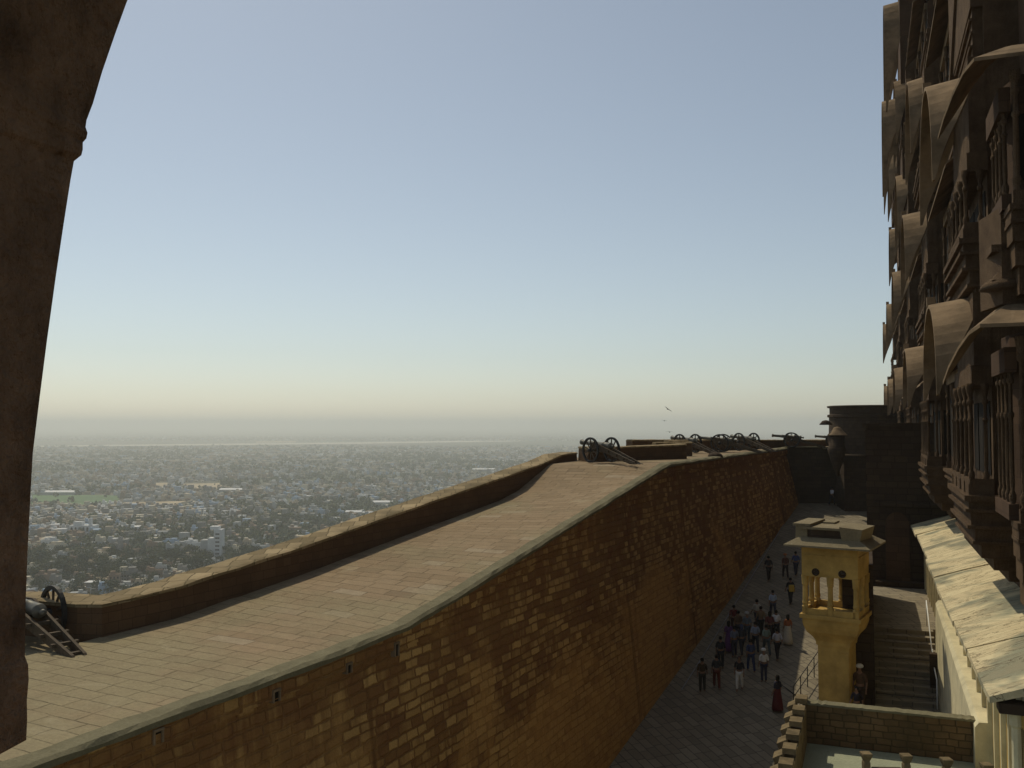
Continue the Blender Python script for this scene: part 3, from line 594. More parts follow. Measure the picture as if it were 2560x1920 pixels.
# ------------------------------------------------------------------ kiosk
KC=(11.33,32.45); ka=(.85,-.53); kb=(.53,.85)
def K(p): return (KC[0]+ka[0]*p[0]+kb[0]*p[1],KC[1]+ka[1]*p[0]+kb[1]*p[1],p[2])
kz=lambda y,Y=31.5: U(2080,y,Y=Y).z
zE=kz(1368,31.2); zF=kz(1548,31.2); zH=zF+.55
kk=thing('watch_kiosk','small yellow sandstone kiosk with flat slab roof on a tall pier beside the stairs','kiosk',K((0,0,-15)),-math.atan2(.53,.85))
H=.93
b=MB(K); b.prism([(-1.42,-1.42),(1.42,-1.42),(1.42,1.42),(-1.42,1.42)],zE-.06,zE,top=None); b.prism([(-1.42,-1.42),(1.42,-1.42),(1.42,1.42),(-1.42,1.42)],zE,zE+.24,top=[(-1.0,-1.0),(1.0,-1.0),(1.0,1.0),(-1.0,1.0)]); at(kk,b.build('eave',M['kroof']))
b=MB(K); b.box((-.92,-.92,zE+.2),(.92,.92,zE+.52)); at(kk,b.build('roof_base',M['darkstone']))
b=MB(K); b.box((-1.0,-1.05,zE+.52),(.55,1.0,zE+.60)); at(kk,b.build('roof_slab',M['kroof']))
b=MB(K); b.loft([[(.45,-1.05,zE+.16),(1.02,-1.05,zE+.16),(1.1,.5,zE+.16),(.45,.5,zE+.16)],[(.38,-1.12,zE+.66),(1.12,-1.08,zE+.60),(1.2,.6,zE+.6),(.4,.5,zE+.66)]]); at(kk,b.build('roof_block',M['kroof'])); 
b=MB(K); b.box((-1.12,-.95,zE+.05),(-.72,.9,zE+.62)); b.box((-1.2,-1.0,zE+.62),(-.6,1.1,zE+.7)); b.box((-.5,.35,zE+.6),(-.1,1.15,zE+.66)); at(kk,b.build('roof_kerb',M['kroof']))
zB=zF; zL=zB+1.30                                       # lintel level
b=MB(K)
for sx,sy,ex in ((-1,-1,1),(1,-1,0),(1,1,1),(-1,1,0)): pass
b.box((-H,-H,zL),(H,-H+.16,zE-.06)); b.box((H-.16,-H+.16,zL),(H,H-.16,zE-.06)); b.box((-H,H-.16,zL),(H,H,zE-.06)); b.box((-H,-H+.16,zL),(-H+.16,H-.16,zE-.06))
for k_ in ((-.5),(.42)):
    b.box((k_-.36,-H-.03,zE-.42),(k_+.36,-H,zE-.36)); b.box((k_-.36,-H-.02,zE-.16),(k_+.36,-H,zE-.12))
b.box((H,-.7,zE-.42),(H+.03,.7,zE-.36)); b.box((-H-.02,-H-.02,zE-.1),(H+.02,-H,zE-.06))
at(kk,b.build('upper_wall',M['kiosk']))
for x_ in (-.46,.42):                                       # carved rosettes
    b=MB(K); b.lathe((x_,-H+.0,zL+.16),[(.13,0),(.13,.02),(.10,.03),(.10,.01),(.03,.012),(.03,.04),(.005,.045)],14,axis=(0,-1,0)); at(kk,b.build('rosette',M['darkstone']))
for x_,y_ in [(-H+.09,-H+.09),(0,-H+.09),(H-.09,-H+.09),(H-.09,0),(H-.09,H-.09),(0,H-.09),(-H+.09,H-.09),(-H+.09,0)]:
    b=MB(K); b.box((x_-.09,y_-.09,zB),(x_+.09,y_+.09,zB+.25)); b.lathe((x_,y_,zB+.25),[(.12,0),(.085,.04),(.11,.12),(.09,.2),(.085,.7),(.11,.75),(.12,.95),(.13,1.06)],8,smooth=False); at(kk,b.build('column',M['kiosk']))
b=MB(K)
for t0,t1 in (((-.82,-H),(-.1,-H)),((.1,-H),(.82,-H)),((H,-.82),(H,-.1)),((H,.1),(H,.82)),((-.82,H),(-.1,H)),((.1,H),(.82,H)),((-H,-.82),(-H,-.1)),((-H,.1),(-H,.82))):
    x0,x1=min(t0[0],t1[0]),max(t0[0],t1[0]); y0,y1=min(t0[1],t1[1]),max(t0[1],t1[1])
    if x0==x1: xx=x0-.1*(x0>0)+.0; b.box((xx,y0,zB),(xx+.1,y1,zB+.2))
    else: yy=y0-.1*(y0>0); b.box((x0,yy,zB),(x1,yy+.1,zB+.2))
at(kk,b.build('balustrade',M['kiosk']))
b=MB(K); b.box((-H-.08,-H-.08,zB-.14),(H+.08,H+.08,zB)); b.box((-H-.0,-H-.0,zB-.3),(H,H,zB-.14)); r0=[(H,zB-.3),(.9,zB-.42),(.82,zB-.62),(.66,zB-.8),(.58,zB-.95),(.56,zB-1.1)]
b.loft([[(-r,-r,z),(r,-r,z),(r,r,z),(-r,r,z)] for r,z in r0]); at(kk,b.build('corbel',M['kiosk']))
b=MB(K); b.box((-.52,-.52,-16),(.52,.52,zB-1.1)); b.box((-.56,-.56,-10.1),(.56,.56,-9.8)); b.box((.1,-.56,-16),(.5,-.52,zB-1.3)); at(kk,b.build('pier',M['kiosk']))
# ------------------------------------------------------------------ near terrace
te=thing('terrace','near sunlit terrace with a stained block parapet at the bottom right','terrace',F((20,.5,-8)))
s1=sY(22.75,.5); b=MB(F); b.box((8,-1.75,-16),(s1,2.7,-8.0)); at(te,b.build('floor',M['terrace']))
b=MB(F); N=24; rr=[]
for i in range(N+1):
    n_=-1.62+(2.45+1.62)*i/N; j=.02*noise.noise((i*.9,1,1)); rr.append([(s1-.0,n_,-8.0),(s1-.0,n_,-7.04+j),(s1+.27,n_,-7.04+j),(s1+.27,n_,-17)])
b.loft(rr); at(te,b.build('parapet',m_block('stained_terrace_stone',(.14,.09,.045),(.22,.14,.07),(.075,.055,.028),.3,.16,.02,.95,.05)))
b=MB(F); rr=[]
for i in range(N*2+1):
    n_=-1.68+(2.45+1.68)*i/N/2; j=.018*noise.noise((i*.9,5,1)); rr.append([(s1-.04+j,n_,-7.04),(s1-.03+j,n_,-6.99+j),(s1+.3+j,n_,-6.99+j),(s1+.31+j,n_,-7.04)])
b.loft(rr); at(te,b.build('parapet_coping',M['cope']))
b=MB(F); b.box((8,-1.75,-8.0),(s1-.002,-1.52,-7.08)); at(te,b.build('side_parapet',M['trim']))
s=s1-.2
while s>12:                                                 # carved brackets on the outer side of the side parapet
    b=MB(F); b.loft([[(s,-1.75,-8.3),(s,-2.0,-8.0),(s,-2.04,-7.55),(s,-1.9,-7.3),(s,-1.98,-7.1),(s,-1.75,-6.98)],[(s+.42,-1.75,-8.3),(s+.42,-2.0,-8.0),(s+.42,-2.04,-7.55),(s+.42,-1.9,-7.3),(s+.42,-1.98,-7.1),(s+.42,-1.75,-6.98)]]); b.box((s,-1.78,-6.98),(s+.4,-1.5,-6.86)); at(te,b.build('bracket',M['trim'])); s-=.95
for k_ in range(5):
    b=MB(F); b.box((s1-.9-k_*1.4,-1.3,-7.999),(s1-.6-k_*1.4,-1.1,-7.9))
fr=thing('post_railing','row of short stone posts with cup-shaped tops at the bottom edge of the terrace','railing',F((20,1,-8)))
Yp=18.6; pp=[U(x,y,Y=Yp-.0033*(x-2165)) for x,y in ((2165,1888),(2265,1893),(2366,1903),(2466,1916))]
for i,p in enumerate(pp):
    b=MB(); b.lathe((p.x,p.y,-8),[(.09,0),(.09,p.z+7.86),(.075,p.z+7.9),(.11,p.z+7.96),(.135,p.z+8.02),(.135,p.z+8.05),(.1,p.z+8.05)],4,smooth=False); at(fr,b.build('post',M['trim']))
for a,c in zip(pp[:-1],pp[1:]):
    b=MB(); d=(c-a).normalized()*.1; b.bar((a.x+d.x,a.y+d.y,a.z-.28),(c.x-d.x,c.y-d.y,c.z-.28),.14,.1); b.bar((a.x+d.x,a.y+d.y,a.z-.8),(c.x-d.x,c.y-d.y,c.z-.8),.08,.9); at(fr,b.build('rail',M['darkstone']))
# ------------------------------------------------------------------ court furniture: iron railing, cable
rl=thing('iron_railing','thin dark iron railing on the sunlit court paving left of the kiosk pier','railing',UC(2017,1732))
base=[UC(x,y) for x,y in ((1984,1770),(2000,1745),(2017,1732),(2033,1701),(2050,1672),(2066,1648))]
a0,a1=base[0],base[-1]
bs=[a0.lerp(a1,i/5) for i in range(6)]
for p in bs:
    b=MB(); b.tube((p.x,p.y,court_z(0,p.y)-.05),(p.x,p.y,court_z(0,p.y)+1.0),.024,6); at(rl,b.build('post',M['iron']))
for h in (.5,1.0):
    b=MB(); b.tube((a0.x,a0.y,court_z(0,a0.y)+h),(a1.x,a1.y,court_z(0,a1.y)+h),.022,6); at(rl,b.build('rail',M['iron']))
b=MB(); c=[UC(1704,1726),UC(1790,1590),UC(1850,1490),UC(1906,1400),UC(1960,1310)]
for a,d in zip(c[:-1],c[1:]): b.tube((a.x,a.y,a.z+.03),(d.x,d.y,d.z+.03),.03,6)
tag(b.build('cable',plain('grey_cable',(.35,.34,.33))),'thin grey cable lying along the foot of the rampart wall in the shade','cable')
# ------------------------------------------------------------------ people
def skin(verts,edges,radii,name):
    me=bpy.data.meshes.new(name); me.from_pydata(verts,edges,[]); o=bpy.data.objects.new(name,me); COL.objects.link(o)
    md=o.modifiers.new('s','SKIN'); me.skin_vertices[0].data[0].use_root=True
    for i,r in enumerate(radii): me.skin_vertices[0].data[i].radius=r if isinstance(r,tuple) else (r,r)
    sb=o.modifiers.new('d','SUBSURF'); sb.levels=1; sb.render_levels=1
    bpy.context.view_layer.update(); dg=bpy.context.evaluated_depsgraph_get(); m=bpy.data.meshes.new_from_object(o.evaluated_get(dg)); m.name=name
    for p in m.polygons: p.use_smooth=True
    m.materials.append(None); bpy.data.objects.remove(o); return m
def pose(st,arm,bend=0,sit=False):
    V=[];E=[];R=[]
    def v(x,y,z,r,par=None):
        V.append((x,y,z)); R.append(r); i=len(V)-1
        if par is not None: E.append((par,i))
        return i
    pe=v(0,0,.95,(.135,.10)); ch=v(0,bend*.3,1.2,(.14,.10),pe); nb=v(0,bend,1.40,(.09,.07),ch); nk=v(0,bend+.01,1.48,.05,nb); hd=v(0,bend+.025,1.58,(.078,.092),nk); ht=v(0,bend+.02,1.68,(.06,.07),hd)
    v(0,bend+.115,1.575,.016,hd)
    jo={}
    for sx in (-1,1):
        k=st*sx; hp=v(.09*sx,0,.88,.085,pe); kn=v(.1*sx,.12*max(0,k)*2+k*.35,.5,.06,hp); an=v(.1*sx,k*.75-.02,.09,.042,kn); v(.11*sx,k*.75+.15,.035,.035,an)
        sh=v(.17*sx,bend,1.36,.055,nb); el=v(.225*sx,bend-.03-arm*sx*.25,1.09,.042,sh); wr=v(.24*sx,bend+.1-arm*sx*.5,.87+abs(arm)*.12,.028,el)
        x,y,z=V[wr]; pm=v(x,y+.02,z-.06,(.032,.02),wr)
        for f,(dx,l) in enumerate([(-.03,.075),(-.01,.085),(.01,.08),(.03,.065)]): a=v(x+dx*.7,y+.03,z-.1,.009,pm); v(x+dx,y+.045,z-.1-l*.7,.008,a)
        v(x-.02*sx,y+.07,z-.07,.009,pm)
    return V,E,R
def sub(V,E,keep,rad,extra=None):
    ix={k:i for i,k in enumerate(keep)}; return [V[k] for k in keep],[(ix[a],ix[b_]) for a,b_ in E if a in ix and b_ in ix],rad
PO=[]
for pi_,(st,arm,bend) in enumerate([(.0,.0,0.0),(.32,.35,.03),(-.3,-.3,.03),(.12,-.5,.0)]):
    V,E,R=pose(st,arm,bend)
    body=skin(V,E,R,'person_body')
    # index layout: 0 pelvis 1 chest 2 neckbase 3 neck 4 head 5 top 6 nose; per side: hip,knee,ankle,toe,shoulder,elbow,wrist,palm,4x2 fingers,thumb = 17
    l,r=7,7+17
    top=skin(*sub(V,E,[0,1,2,l+4,l+5,r+4,r+5],[(.165,.125),(.165,.125),(.085,.075),.072,.06,.072,.06]),'shirt')
    bot=skin(*sub(V,E,[0,l,l+1,l+2,r,r+1,r+2],[(.15,.12),.105,.08,.062,.105,.08,.062]),'trousers')
    PO.append((body,top,bot,bend))
def hairmesh(kind,bend):
    b=MB(); c=(0,bend+.01,1.60)
    if kind=='turban': prof=[(.085,-.0),(.12,.02),(.135,.06),(.12,.10),(.07,.135),(.01,.145)]
    elif kind=='long': prof=[(.07,-.22),(.095,-.12),(.10,0),(.095,.06),(.065,.105),(.01,.12)]
    else: prof=[(.082,-.05),(.096,0),(.092,.05),(.065,.095),(.01,.112)]
    b.lathe((c[0],c[1]-(.03 if kind!='turban' else 0),c[2]),prof,12); return b
def cmat(c,_c={}):
    c=tuple(c)
    if c not in _c: _c[c]=plain('cloth',c,.9,.12,14)
    return _c[c]
SKIN=plain('brown_skin',(.25,.14,.085),.6,.08)
def person(P,label,pose_i,rz,shirt,pants,hair='short',hc=(.02,.016,.012),skirt=None,h=1.68):
    t=thing('person',label,'person',P,rz,'visitors in the courtyard'); t.scale=(h/1.72,)*3; bo,tp,bt,be=PO[pose_i]
    o=bpy.data.objects.new('body',bo); COL.objects.link(o); o.parent=t; o.material_slots[0].link='OBJECT'; o.material_slots[0].material=SKIN
    for nm,me,c in (('shirt',tp,shirt),('trousers',bt,pants)):
        if nm=='trousers' and skirt: continue
        o=bpy.data.objects.new(nm,me); COL.objects.link(o); o.parent=t; o.material_slots[0].link='OBJECT'; o.material_slots[0].material=cmat(c)
    if skirt:
        b=MB(); b.lathe((0,0,.08),[(.27,0),(.25,.25),(.2,.6),(.165,.85),(.15,.98)],16); b.build('skirt',cmat(skirt),t)
    hairmesh(hair,be).build('turban' if hair=='turban' else 'hair',cmat(hc),t); return t
PL=[(1910,1706,'person in a white turban and long cream shirt, seen from behind in mid court',0,.1,(.75,.72,.65),(.05,.05,.08),'turban',(.75,.73,.68),None),
(1849,1726,'person in a dark jacket and white trousers walking in front of the group',1,2.8,(.03,.03,.035),(.72,.7,.62),'short',(.1,.06,.05),None),
(1941,1600,'person in a bright white shirt and dark trousers at the right of the group',2,-.1,(.75,.75,.73),(.03,.03,.04),'short',None,None),
(1944,1650,'person in a pale grey top just in front of the white-shirted one',1,.1,(.48,.47,.5),(.025,.02,.025),'short',None,None),
(1970,1612,'person wearing a white scarf and long cream skirt at the edge of the shade',0,.2,(.35,.12,.05),(.1,.1,.1),'long',None,(.62,.55,.42)),
(1933,1546,'person in a light blue shirt walking up the court behind the group',2,0,(.42,.5,.62),(.06,.06,.09),'short',None,None),
(1977,1512,'person in black carrying a yellow bag on the back, near the kiosk',1,.0,(.03,.03,.03),(.03,.03,.03),'short',None,None),
(1878,1680,'person in dark blue clothes in the middle of the group',2,.1,(.06,.08,.16),(.04,.055,.12),'short',None,None),
(1802,1672,'person in black near the rampart wall foot, left side of the group',0,-.3,(.03,.03,.035),(.03,.03,.035),'short',None,None),
(1756,1731,'person in dark brown nearest to the rampart wall',3,-.2,(.07,.045,.02),(.045,.04,.03),'short',None,None),
(1868,1606,'person in a slate grey shirt with a white cap behind the dark blue one',0,0,(.16,.19,.22),(.08,.1,.12),'turban',(.5,.48,.46),None),
(1903,1590,'person with a tan backpack and dark trousers, back to camera',1,0,(.26,.17,.09),(.03,.03,.03),'short',None,None),
(1917,1640,'person in a pale green shirt directly behind the white turban',2,.1,(.24,.3,.25),(.1,.12,.12),'short',None,None),
(1835,1586,'person in a dark red top near the rampart side of the group',0,-.1,(.16,.03,.03),(.06,.03,.03),'short',None,None),
(1836,1643,'person in a grey blue shirt left of the dark blue one',3,.1,(.16,.18,.24),(.05,.05,.07),'short',None,None),
(1944,1778,'person in a dark red skirt holding a long black pole, closest to the terrace',0,.6,(.04,.04,.06),(.1,.02,.02),'long',None,(.13,.025,.025)),
(1922,1452,'person in dark clothes far up the shaded court',1,0,(.06,.05,.05),(.05,.04,.04),'short',None,None),
(1964,1447,'person with an orange headscarf far up the court, left of a blue-clad one',2,0,(.13,.06,.05),(.05,.04,.04),'turban',(.4,.14,.05),None),
(1990,1440,'person in a blue top far up the court right beside the kiosk eave',1,0,(.07,.10,.22),(.04,.04,.07),'short',None,None),
(1792,1722,'person in dark red trousers left of the one in white trousers',2,-.1,(.05,.05,.05),(.13,.03,.02),'short',None,None),
(1855,1640,'person in a dark shirt and blue scarf beside the dark red top',1,.2,(.05,.05,.06),(.04,.04,.05),'long',(.05,.07,.14),None),
(1889,1632,'person in a pale blue shirt at the very centre of the group',2,-.1,(.30,.34,.42),(.04,.04,.05),'short',None,None),
(1925,1604,'person in a maroon top partly hidden behind the pale green shirt',0,.1,(.17,.05,.05),(.04,.03,.03),'long',None,None),
(1846,1602,'person in a brown checked shirt behind the grey blue one',3,0,(.16,.10,.06),(.05,.05,.06),'short',None,None),
(1893,1571,'person in a cream top at the back of the group',1,.1,(.5,.46,.38),(.05,.05,.06),'short',None,None),
(1822,1630,'person in a purple sari near the wall side of the group',0,.15,(.14,.06,.16),(.1,.1,.1),'long',None,(.15,.06,.17)),
(2080,1264,'lone person in a white shirt at the far end of the court',1,-1.2,(.8,.8,.82),(.03,.035,.05),'short',None,None)]
for px,py,lab,ps,rz,sh,pa,hr_,hc,sk in PL:
    P=UC(px,py); P.z=court_z(P.x,P.y); t=person(P,lab,ps,rz,sh,pa,hr_,hc or (.02,.016,.012),sk)
    if 'yellow bag' in lab:
        b=MB(); b.loft([[(-.17+.03*q,-.13-.06*(q==0),z),(.17-.03*q,-.13-.06*(q==0),z),(.15,-.27,z),(-.15,-.27,z)] for q,z in ((1,.85),(0,.95),(0,1.15),(1,1.25))]); o=b.build('bag',cmat((.55,.36,.06))); o.location=P; o.rotation_euler=(0,0,rz); tag(o,'yellow bag on the back of the person in black near the kiosk','bag')
    if 'black pole' in lab:
        b=MB(); a=P+Vector((.15,.1,1.25)); b.tube(a,a+Vector((1.0,-.25,-.75)),.03,8); o=b.build('pole',M['iron']); tag(o,'long black pole or folded umbrella held slantwise by the person in the dark red skirt','pole')
for s,n_,z,lab,ps,sh in ((34.2,-.35,stz0,'person in brown with a white cap standing right of the kiosk pier',0,(.12,.07,.04)),(33.0,-.45,stz0,'person in black sitting low at the foot of the kiosk pier',3,(.03,.025,.03))):
    P=Vector(F((s,n_,z))); person(P,lab,ps,2.5,sh,(.08,.05,.03),'turban' if ps==0 else 'short',(.6,.57,.5) if ps==0 else (.02,.02,.02),h=1.65 if ps==0 else 1.2)
# ------------------------------------------------------------------ birds
for i,(px,py,Y,lab,rz,w) in enumerate([(1670,1023,95,'small dark bird gliding highest above the far cannons',.6,.55),(1661,1052,100,'tiny dark bird between two others above the parapet',-.4,.32),(1674,1080,90,'small dark bird lowest of the three, just above the skyline parapet',.1,.42)]):
    P=U(px,py,Y=Y); t=thing('bird',lab,'bird',P,rz,'birds above the rampart'); t.rotation_euler=(0,.5 if i==0 else .1,rz)
    b=MB(); b.lathe((0,-.16,0),[(.005,0),(.03,.04),(.045,.12),(.035,.22),(.02,.27),(.028,.3),(.004,.36)],8,axis=(0,1,0)); b.build('body',M['iron'],t)
    for sx in (-1,1):
        b=MB(); b.loft([[(0,.06,.01),(0,-.06,.01),(0,-.06,-.005),(0,.06,-.005)],[(sx*w*.5,.07,.05),(sx*w*.5,-.05,.05),(sx*w*.5,-.05,.04),(sx*w*.5,.07,.04)],[(sx*w,-.02,.02),(sx*w,-.05,.02),(sx*w,-.05,.015),(sx*w,-.02,.015)]]); b.build('wing',M['iron'],t)
# ------------------------------------------------------------------ city
R2=random.Random(11)
HC=[('white',(.74,.73,.70)),('whitewashed',(.62,.62,.60)),('pale grey',(.42,.42,.40)),('sand-coloured',(.44,.36,.25)),('pale blue',(.33,.42,.52)),('cream',(.56,.50,.38)),('weathered grey',(.24,.23,.21)),('brownish',(.27,.19,.13))]
hm=[plain('house_'+n.replace(' ','_').replace('-','_'),c,.9,.1,.3,0,0) for n,c in HC]; dk=plain('house_window_dark',(.04,.04,.04),.6,.1)
def house_mesh(v):
    b=MB(); w,d,h=[(9,8,7),(12,9,6),(8,8,10),(14,8,4.5),(10,12,8.5),(7,6,4),(16,11,9.5),(11,7,12)][v]
    b.box((-w/2,-d/2,-3),(w/2,d/2,h))
    t=.25
    for a,c in (((-w/2,-d/2),(w/2,-d/2+t)),((-w/2,d/2-t),(w/2,d/2)),((-w/2,-d/2+t),(-w/2+t,d/2-t)),((w/2-t,-d/2+t),(w/2,d/2-t))): b.box((a[0],a[1],h),(c[0],c[1],h+.8))
    if v in (0,2,4,6,7): b.box((-w/2+.5,d/2-4,h),(-w/2+4,d/2-.6,h+2.6))
    if v in (1,4): b.box((w/2-3.5,-d/2+.6,h),(w/2-.6,-d/2+3.4,h+2.2))
    if v in (6,): b.box((1,-3,h),(7,3,h+3.2)); b.box((.7,-3.3,h+3.2),(7.3,3.3,h+3.45))
    fl=max(1,int(h//3.2))
    for f in range(fl):
        z=1+f*3.2
        for q in range(int(w//2.6)):
            x=-w/2+1+q*2.6; b.box((x,-d/2-.04,z),(x+1.1,-d/2+.1,z+1.5),1)
        for q in range(int(d//3)):
            y=-d/2+1+q*3; b.box((w/2-.1,y,z),(w/2+.04,y+1.1,z+1.5),1); b.box((-w/2-.04,y,z),(-w/2+.1,y+1.1,z+1.5),1)
        b.box((-w/2-.5,-d/2-.5,z+1.9),(w/2+.5,-d/2-.05,z+2.02))
    return b,(w,d,h)
hmesh=[]
for v in range(8):
    b,dim=house_mesh(v); o=b.build('house',[hm[0],dk]); me=o.data; bpy.data.objects.remove(o); hmesh.append((me,dim,b))
def parapet_y(px):      # photo row of the parapet's outer top edge
    pts=[(-100,1490),(260,1492),(411,1460),(484,1427),(700,1361),(858,1305),(1096,1233),(1232,1185),(1396,1127),(1460,1120),(1580,1100),(2200,1096)]
    for (a,ya),(c,yc) in zip(pts[:-1],pts[1:]):
        if a<=px<=c: return ya+(yc-ya)*(px-a)/(c-a)
    return 1490
def park(X,Y):          # wooded belts and open fields
    return noise.noise((X*.0016+5,Y*.0022,0))+.5*noise.noise((X*.006,Y*.008,4))
cand=[]
tries=0
def dens(Y): return 1.0 if Y<1500 else .6
cell={}
for k in range(60000):
    u=R2.random(); Y=620*(9500/620)**(u**1.15); X=R2.uniform(-.62,.36)*Y
    g=(int(X//(11.5 if Y<2200 else 17)),int(Y//(11.5 if Y<2200 else 17)))
    if g in cell: continue
    p=park(X,Y)
    if p>.30 and R2.random()<.9: continue
    gx,gy=pix((X,Y,CITYZ))
    if 1103<gy<1117 or (75<gx<300 and 1238<gy<1266) or (300<gx<470 and 1254<gy<1270) or (385<gx<425 and 1206<gy<1221) or (455<gx<555 and 1207<gy<1223): continue
    if Y<2200 or R2.random()<.8: cell[g]=1
    v=R2.choice([0,0,1,1,2,3,3,4,5,5,6,7]) if Y<2500 else R2.choice([0,1,3,6,3,6])
    c=R2.choices(range(8),[1,2,6,5,2,3,9,5])[0]; rz=.25*noise.noise((X*.002,Y*.002,9))*pi+R2.choice([0,pi/2])+R2.uniform(-.08,.08)
    px,py=pix((X,Y,CITYZ+6)); vis=(30<px<1520) and py<parapet_y(px)+12
    cand.append((Y,X,v,c,rz,vis,R2.uniform(.6,1.0)))
vis=sorted([c for c in cand if c[5]])
ind=vis[:300]; rest=vis[300:]+[c for c in cand if not c[5] and R2.random()<.25]
feat=['two-storey flat-roofed','long low flat-roofed','narrow three-storey','single-storey','square','tiny','large terraced','tall slim']
for i,(Y,X,v,c,rz,_,sc) in enumerate(ind):
    me,dim,_b=hmesh[v]; o=bpy.data.objects.new('house',me); COL.objects.link(o); o.location=(X,Y,CITYZ); o.rotation_euler=(0,0,rz); o.scale=(sc,sc,sc*R2.uniform(.8,1.2))
    o.material_slots[0].link='OBJECT'; o.material_slots[0].material=hm[c]
    px,py=pix((X,Y,CITYZ)); where='near the near cannon' if px<260 else ('below the bend of the parapet' if px<450 else 'just beyond the climbing parapet')
    tag(o,f'{HC[c][0]} {feat[v]} house in the town {where}','house','flat-roofed houses of the town below the fort')
b=MB(); 
far=[MB() for _ in range(1)][0]
for (Y,X,v,c,rz,_,sc) in rest:
    w,d,h=hmesh[v][1]; w*=sc; d*=sc; h*=sc
    if Y>3000: w*=1.6; d*=1.4
    cr,sr=cos(rz),sin(rz); T=lambda p,cr=cr,sr=sr,X=X,Y=Y:(X+p[0]*cr-p[1]*sr,Y+p[0]*sr+p[1]*cr,CITYZ+p[2])
    far.box((-w/2,-d/2,-1),(w/2,d/2,h),c,T)
    if Y<2600 and v in(0,2,4,6): far.box((-w/2+.5,d/2-4,h),(-w/2+4,d/2-.6,h+2.6),c,T)
    if Y<2600 and R2.random()<.5: far.box((-w/2+.8,-d/2-.05,1.2),(w/2-.8,-d/2+.1,2.6),8,T)
tag(far.build('distant_houses',hm+[dk]),'countless small flat-roofed houses spreading across the hazy plain','houses','distant town','stuff')
# landmarks
def bld(name,label,px,py,parts):
    P=U(px,py,z=CITYZ); t=thing(name,label,'building',P); return t,P
t,P=bld('tower_block','slim white tower block with a bright white top, tallest in the near town',541,1402,0)
b=MB(); b.box((-7,-5,0),(-1,5,22)); b.box((-1,-6,0),(6,5,30)); at_=b.build('wall',hm[1],t); b=MB(); b.box((-5,-4.5,30),(3,3,33)); b.build('roof_room',hm[0],t); b=MB(); b.box((-14,-4,0),(-7.1,6,20)); b.build('side_block',hm[2],t)
for k in range(7): b=MB(); b.box((.5,-6.06,3+k*3.7),(4.5,-5.95,4.4+k*3.7)); b.build('window',dk,t)
t,P=bld('domed_hall','low hall with a wide shallow pale dome in the left part of town',120,1368,0)
b=MB(); b.box((-9,-8,0),(9,8,7)); b.build('wall',hm[3],t); b=MB(); b.lathe((0,0,7),[(8.6,0),(8,1.4),(6,3),(3,4),(.2,4.4)],20); b.build('dome',hm[5],t)
t,P=bld('arcaded_mansion','white arcaded mansion with dark arches, left part of the town',212,1338,0)
b=MB(); b.box((-16,-6,0),(14,6,12)); b.box((-12,-4,12),(-2,4,16)); b.box((6,-4,12),(9,0,20)); b.build('wall',hm[1],t)
for k in range(6):
    b=MB(); x=-14+k*4.6; pts=[(x,5.0),(x+2.4,5.0)]+[(x+1.2+1.2*cos(a),8.8+1.2*sin(a)) for a in [pi*i/8 for i in range(9)]]; b.loft([[(q,-6.08,z) for q,z in pts],[(q,-5.9,z) for q,z in pts]]); b.build('arch_opening',dk,t)
t,P=bld('white_house','bright white cubic house with a roof shed just above the near parapet',228,1486,0)
b=MB(); b.box((-5,-4,0),(6,5,6)); b.build('wall',hm[0],t); b=MB(); b.box((-3,-3,6),(5,4,9.5)); b.build('roof_room',hm[6],t); b=MB(); b.box((-4,-4,9.5),(6,5,9.8)); b.build('roof',hm[0],t)
for px,py,w,lab in ((885,1284,22,'bright metal-roofed shed flashing white just above the parapet'),(920,1287,14,'smaller bright shed right of the flashing metal-roofed one'),(958,1258,30,'long pale flat-roofed warehouse above the middle of the parapet'),(1210,1172,60,'long white-roofed hall near the upper end of the parapet'),(155,1231,60,'long pale roofed hall beside the green field on the left'),(582,1225,44,'pale tent-roofed hall beyond the tan field')):
    t,P=bld('roofed_hall',lab,px,py+6,0); b=MB(); b.box((-w/2,-w*.25,0),(w/2,w*.25,6)); b.build('wall',hm[2],t); b=MB(); b.loft([[(x,-w*.28,6),(x,0,8.2),(x,w*.28,6),(x,w*.28,5.8),(x,-w*.28,5.8)] for x in (-w*.53,w*.53)]); b.build('roof',hm[0],t)
# open fields as thin sheets of earth and grass
tan=plain('dry_field_earth',(.42,.34,.22),.95,.2,.02); grn=plain('green_field_grass',(.10,.17,.07),.95,.3,.02)
FI=[([(390,1208),(420,1207),(420,1219),(400,1224),(380,1222)],tan),([(455,1210),(560,1208),(550,1222),(520,1226),(500,1222),(470,1220)],tan),([(310,1257),(470,1253),(420,1266),(400,1280),(350,1270),(300,1268)],tan),([(80,1236),(300,1240),(290,1270),(180,1278),(75,1268)],grn),([(640,1104),(740,1103),(740,1106),(640,1107)],tan)]
for i,(pts,m) in enumerate(FI):
    b=MB(); b.add([(p.x,p.y,CITYZ+.5+.1*i) for p in (U(x,y,z=CITYZ) for x,y in pts)],[tuple(range(len(pts)))]); tag(b.build('field',m),kind='structure')
b=MB(); pts=[(60,1115),(300,1112),(600,1109),(900,1106),(1300,1100)]; A=[U(x,y,z=CITYZ) for x,y in pts]; Bq=[U(x,y+3.2,z=CITYZ) for x,y in pts]
b.add([(p.x,p.y,CITYZ+.4) for p in A+Bq],[(i,i+1,i+6,i+5) for i in range(4)]); tag(b.build('river_bed',plain('pale_sand',(.62,.57,.47),.95,.2,.01)),kind='structure')
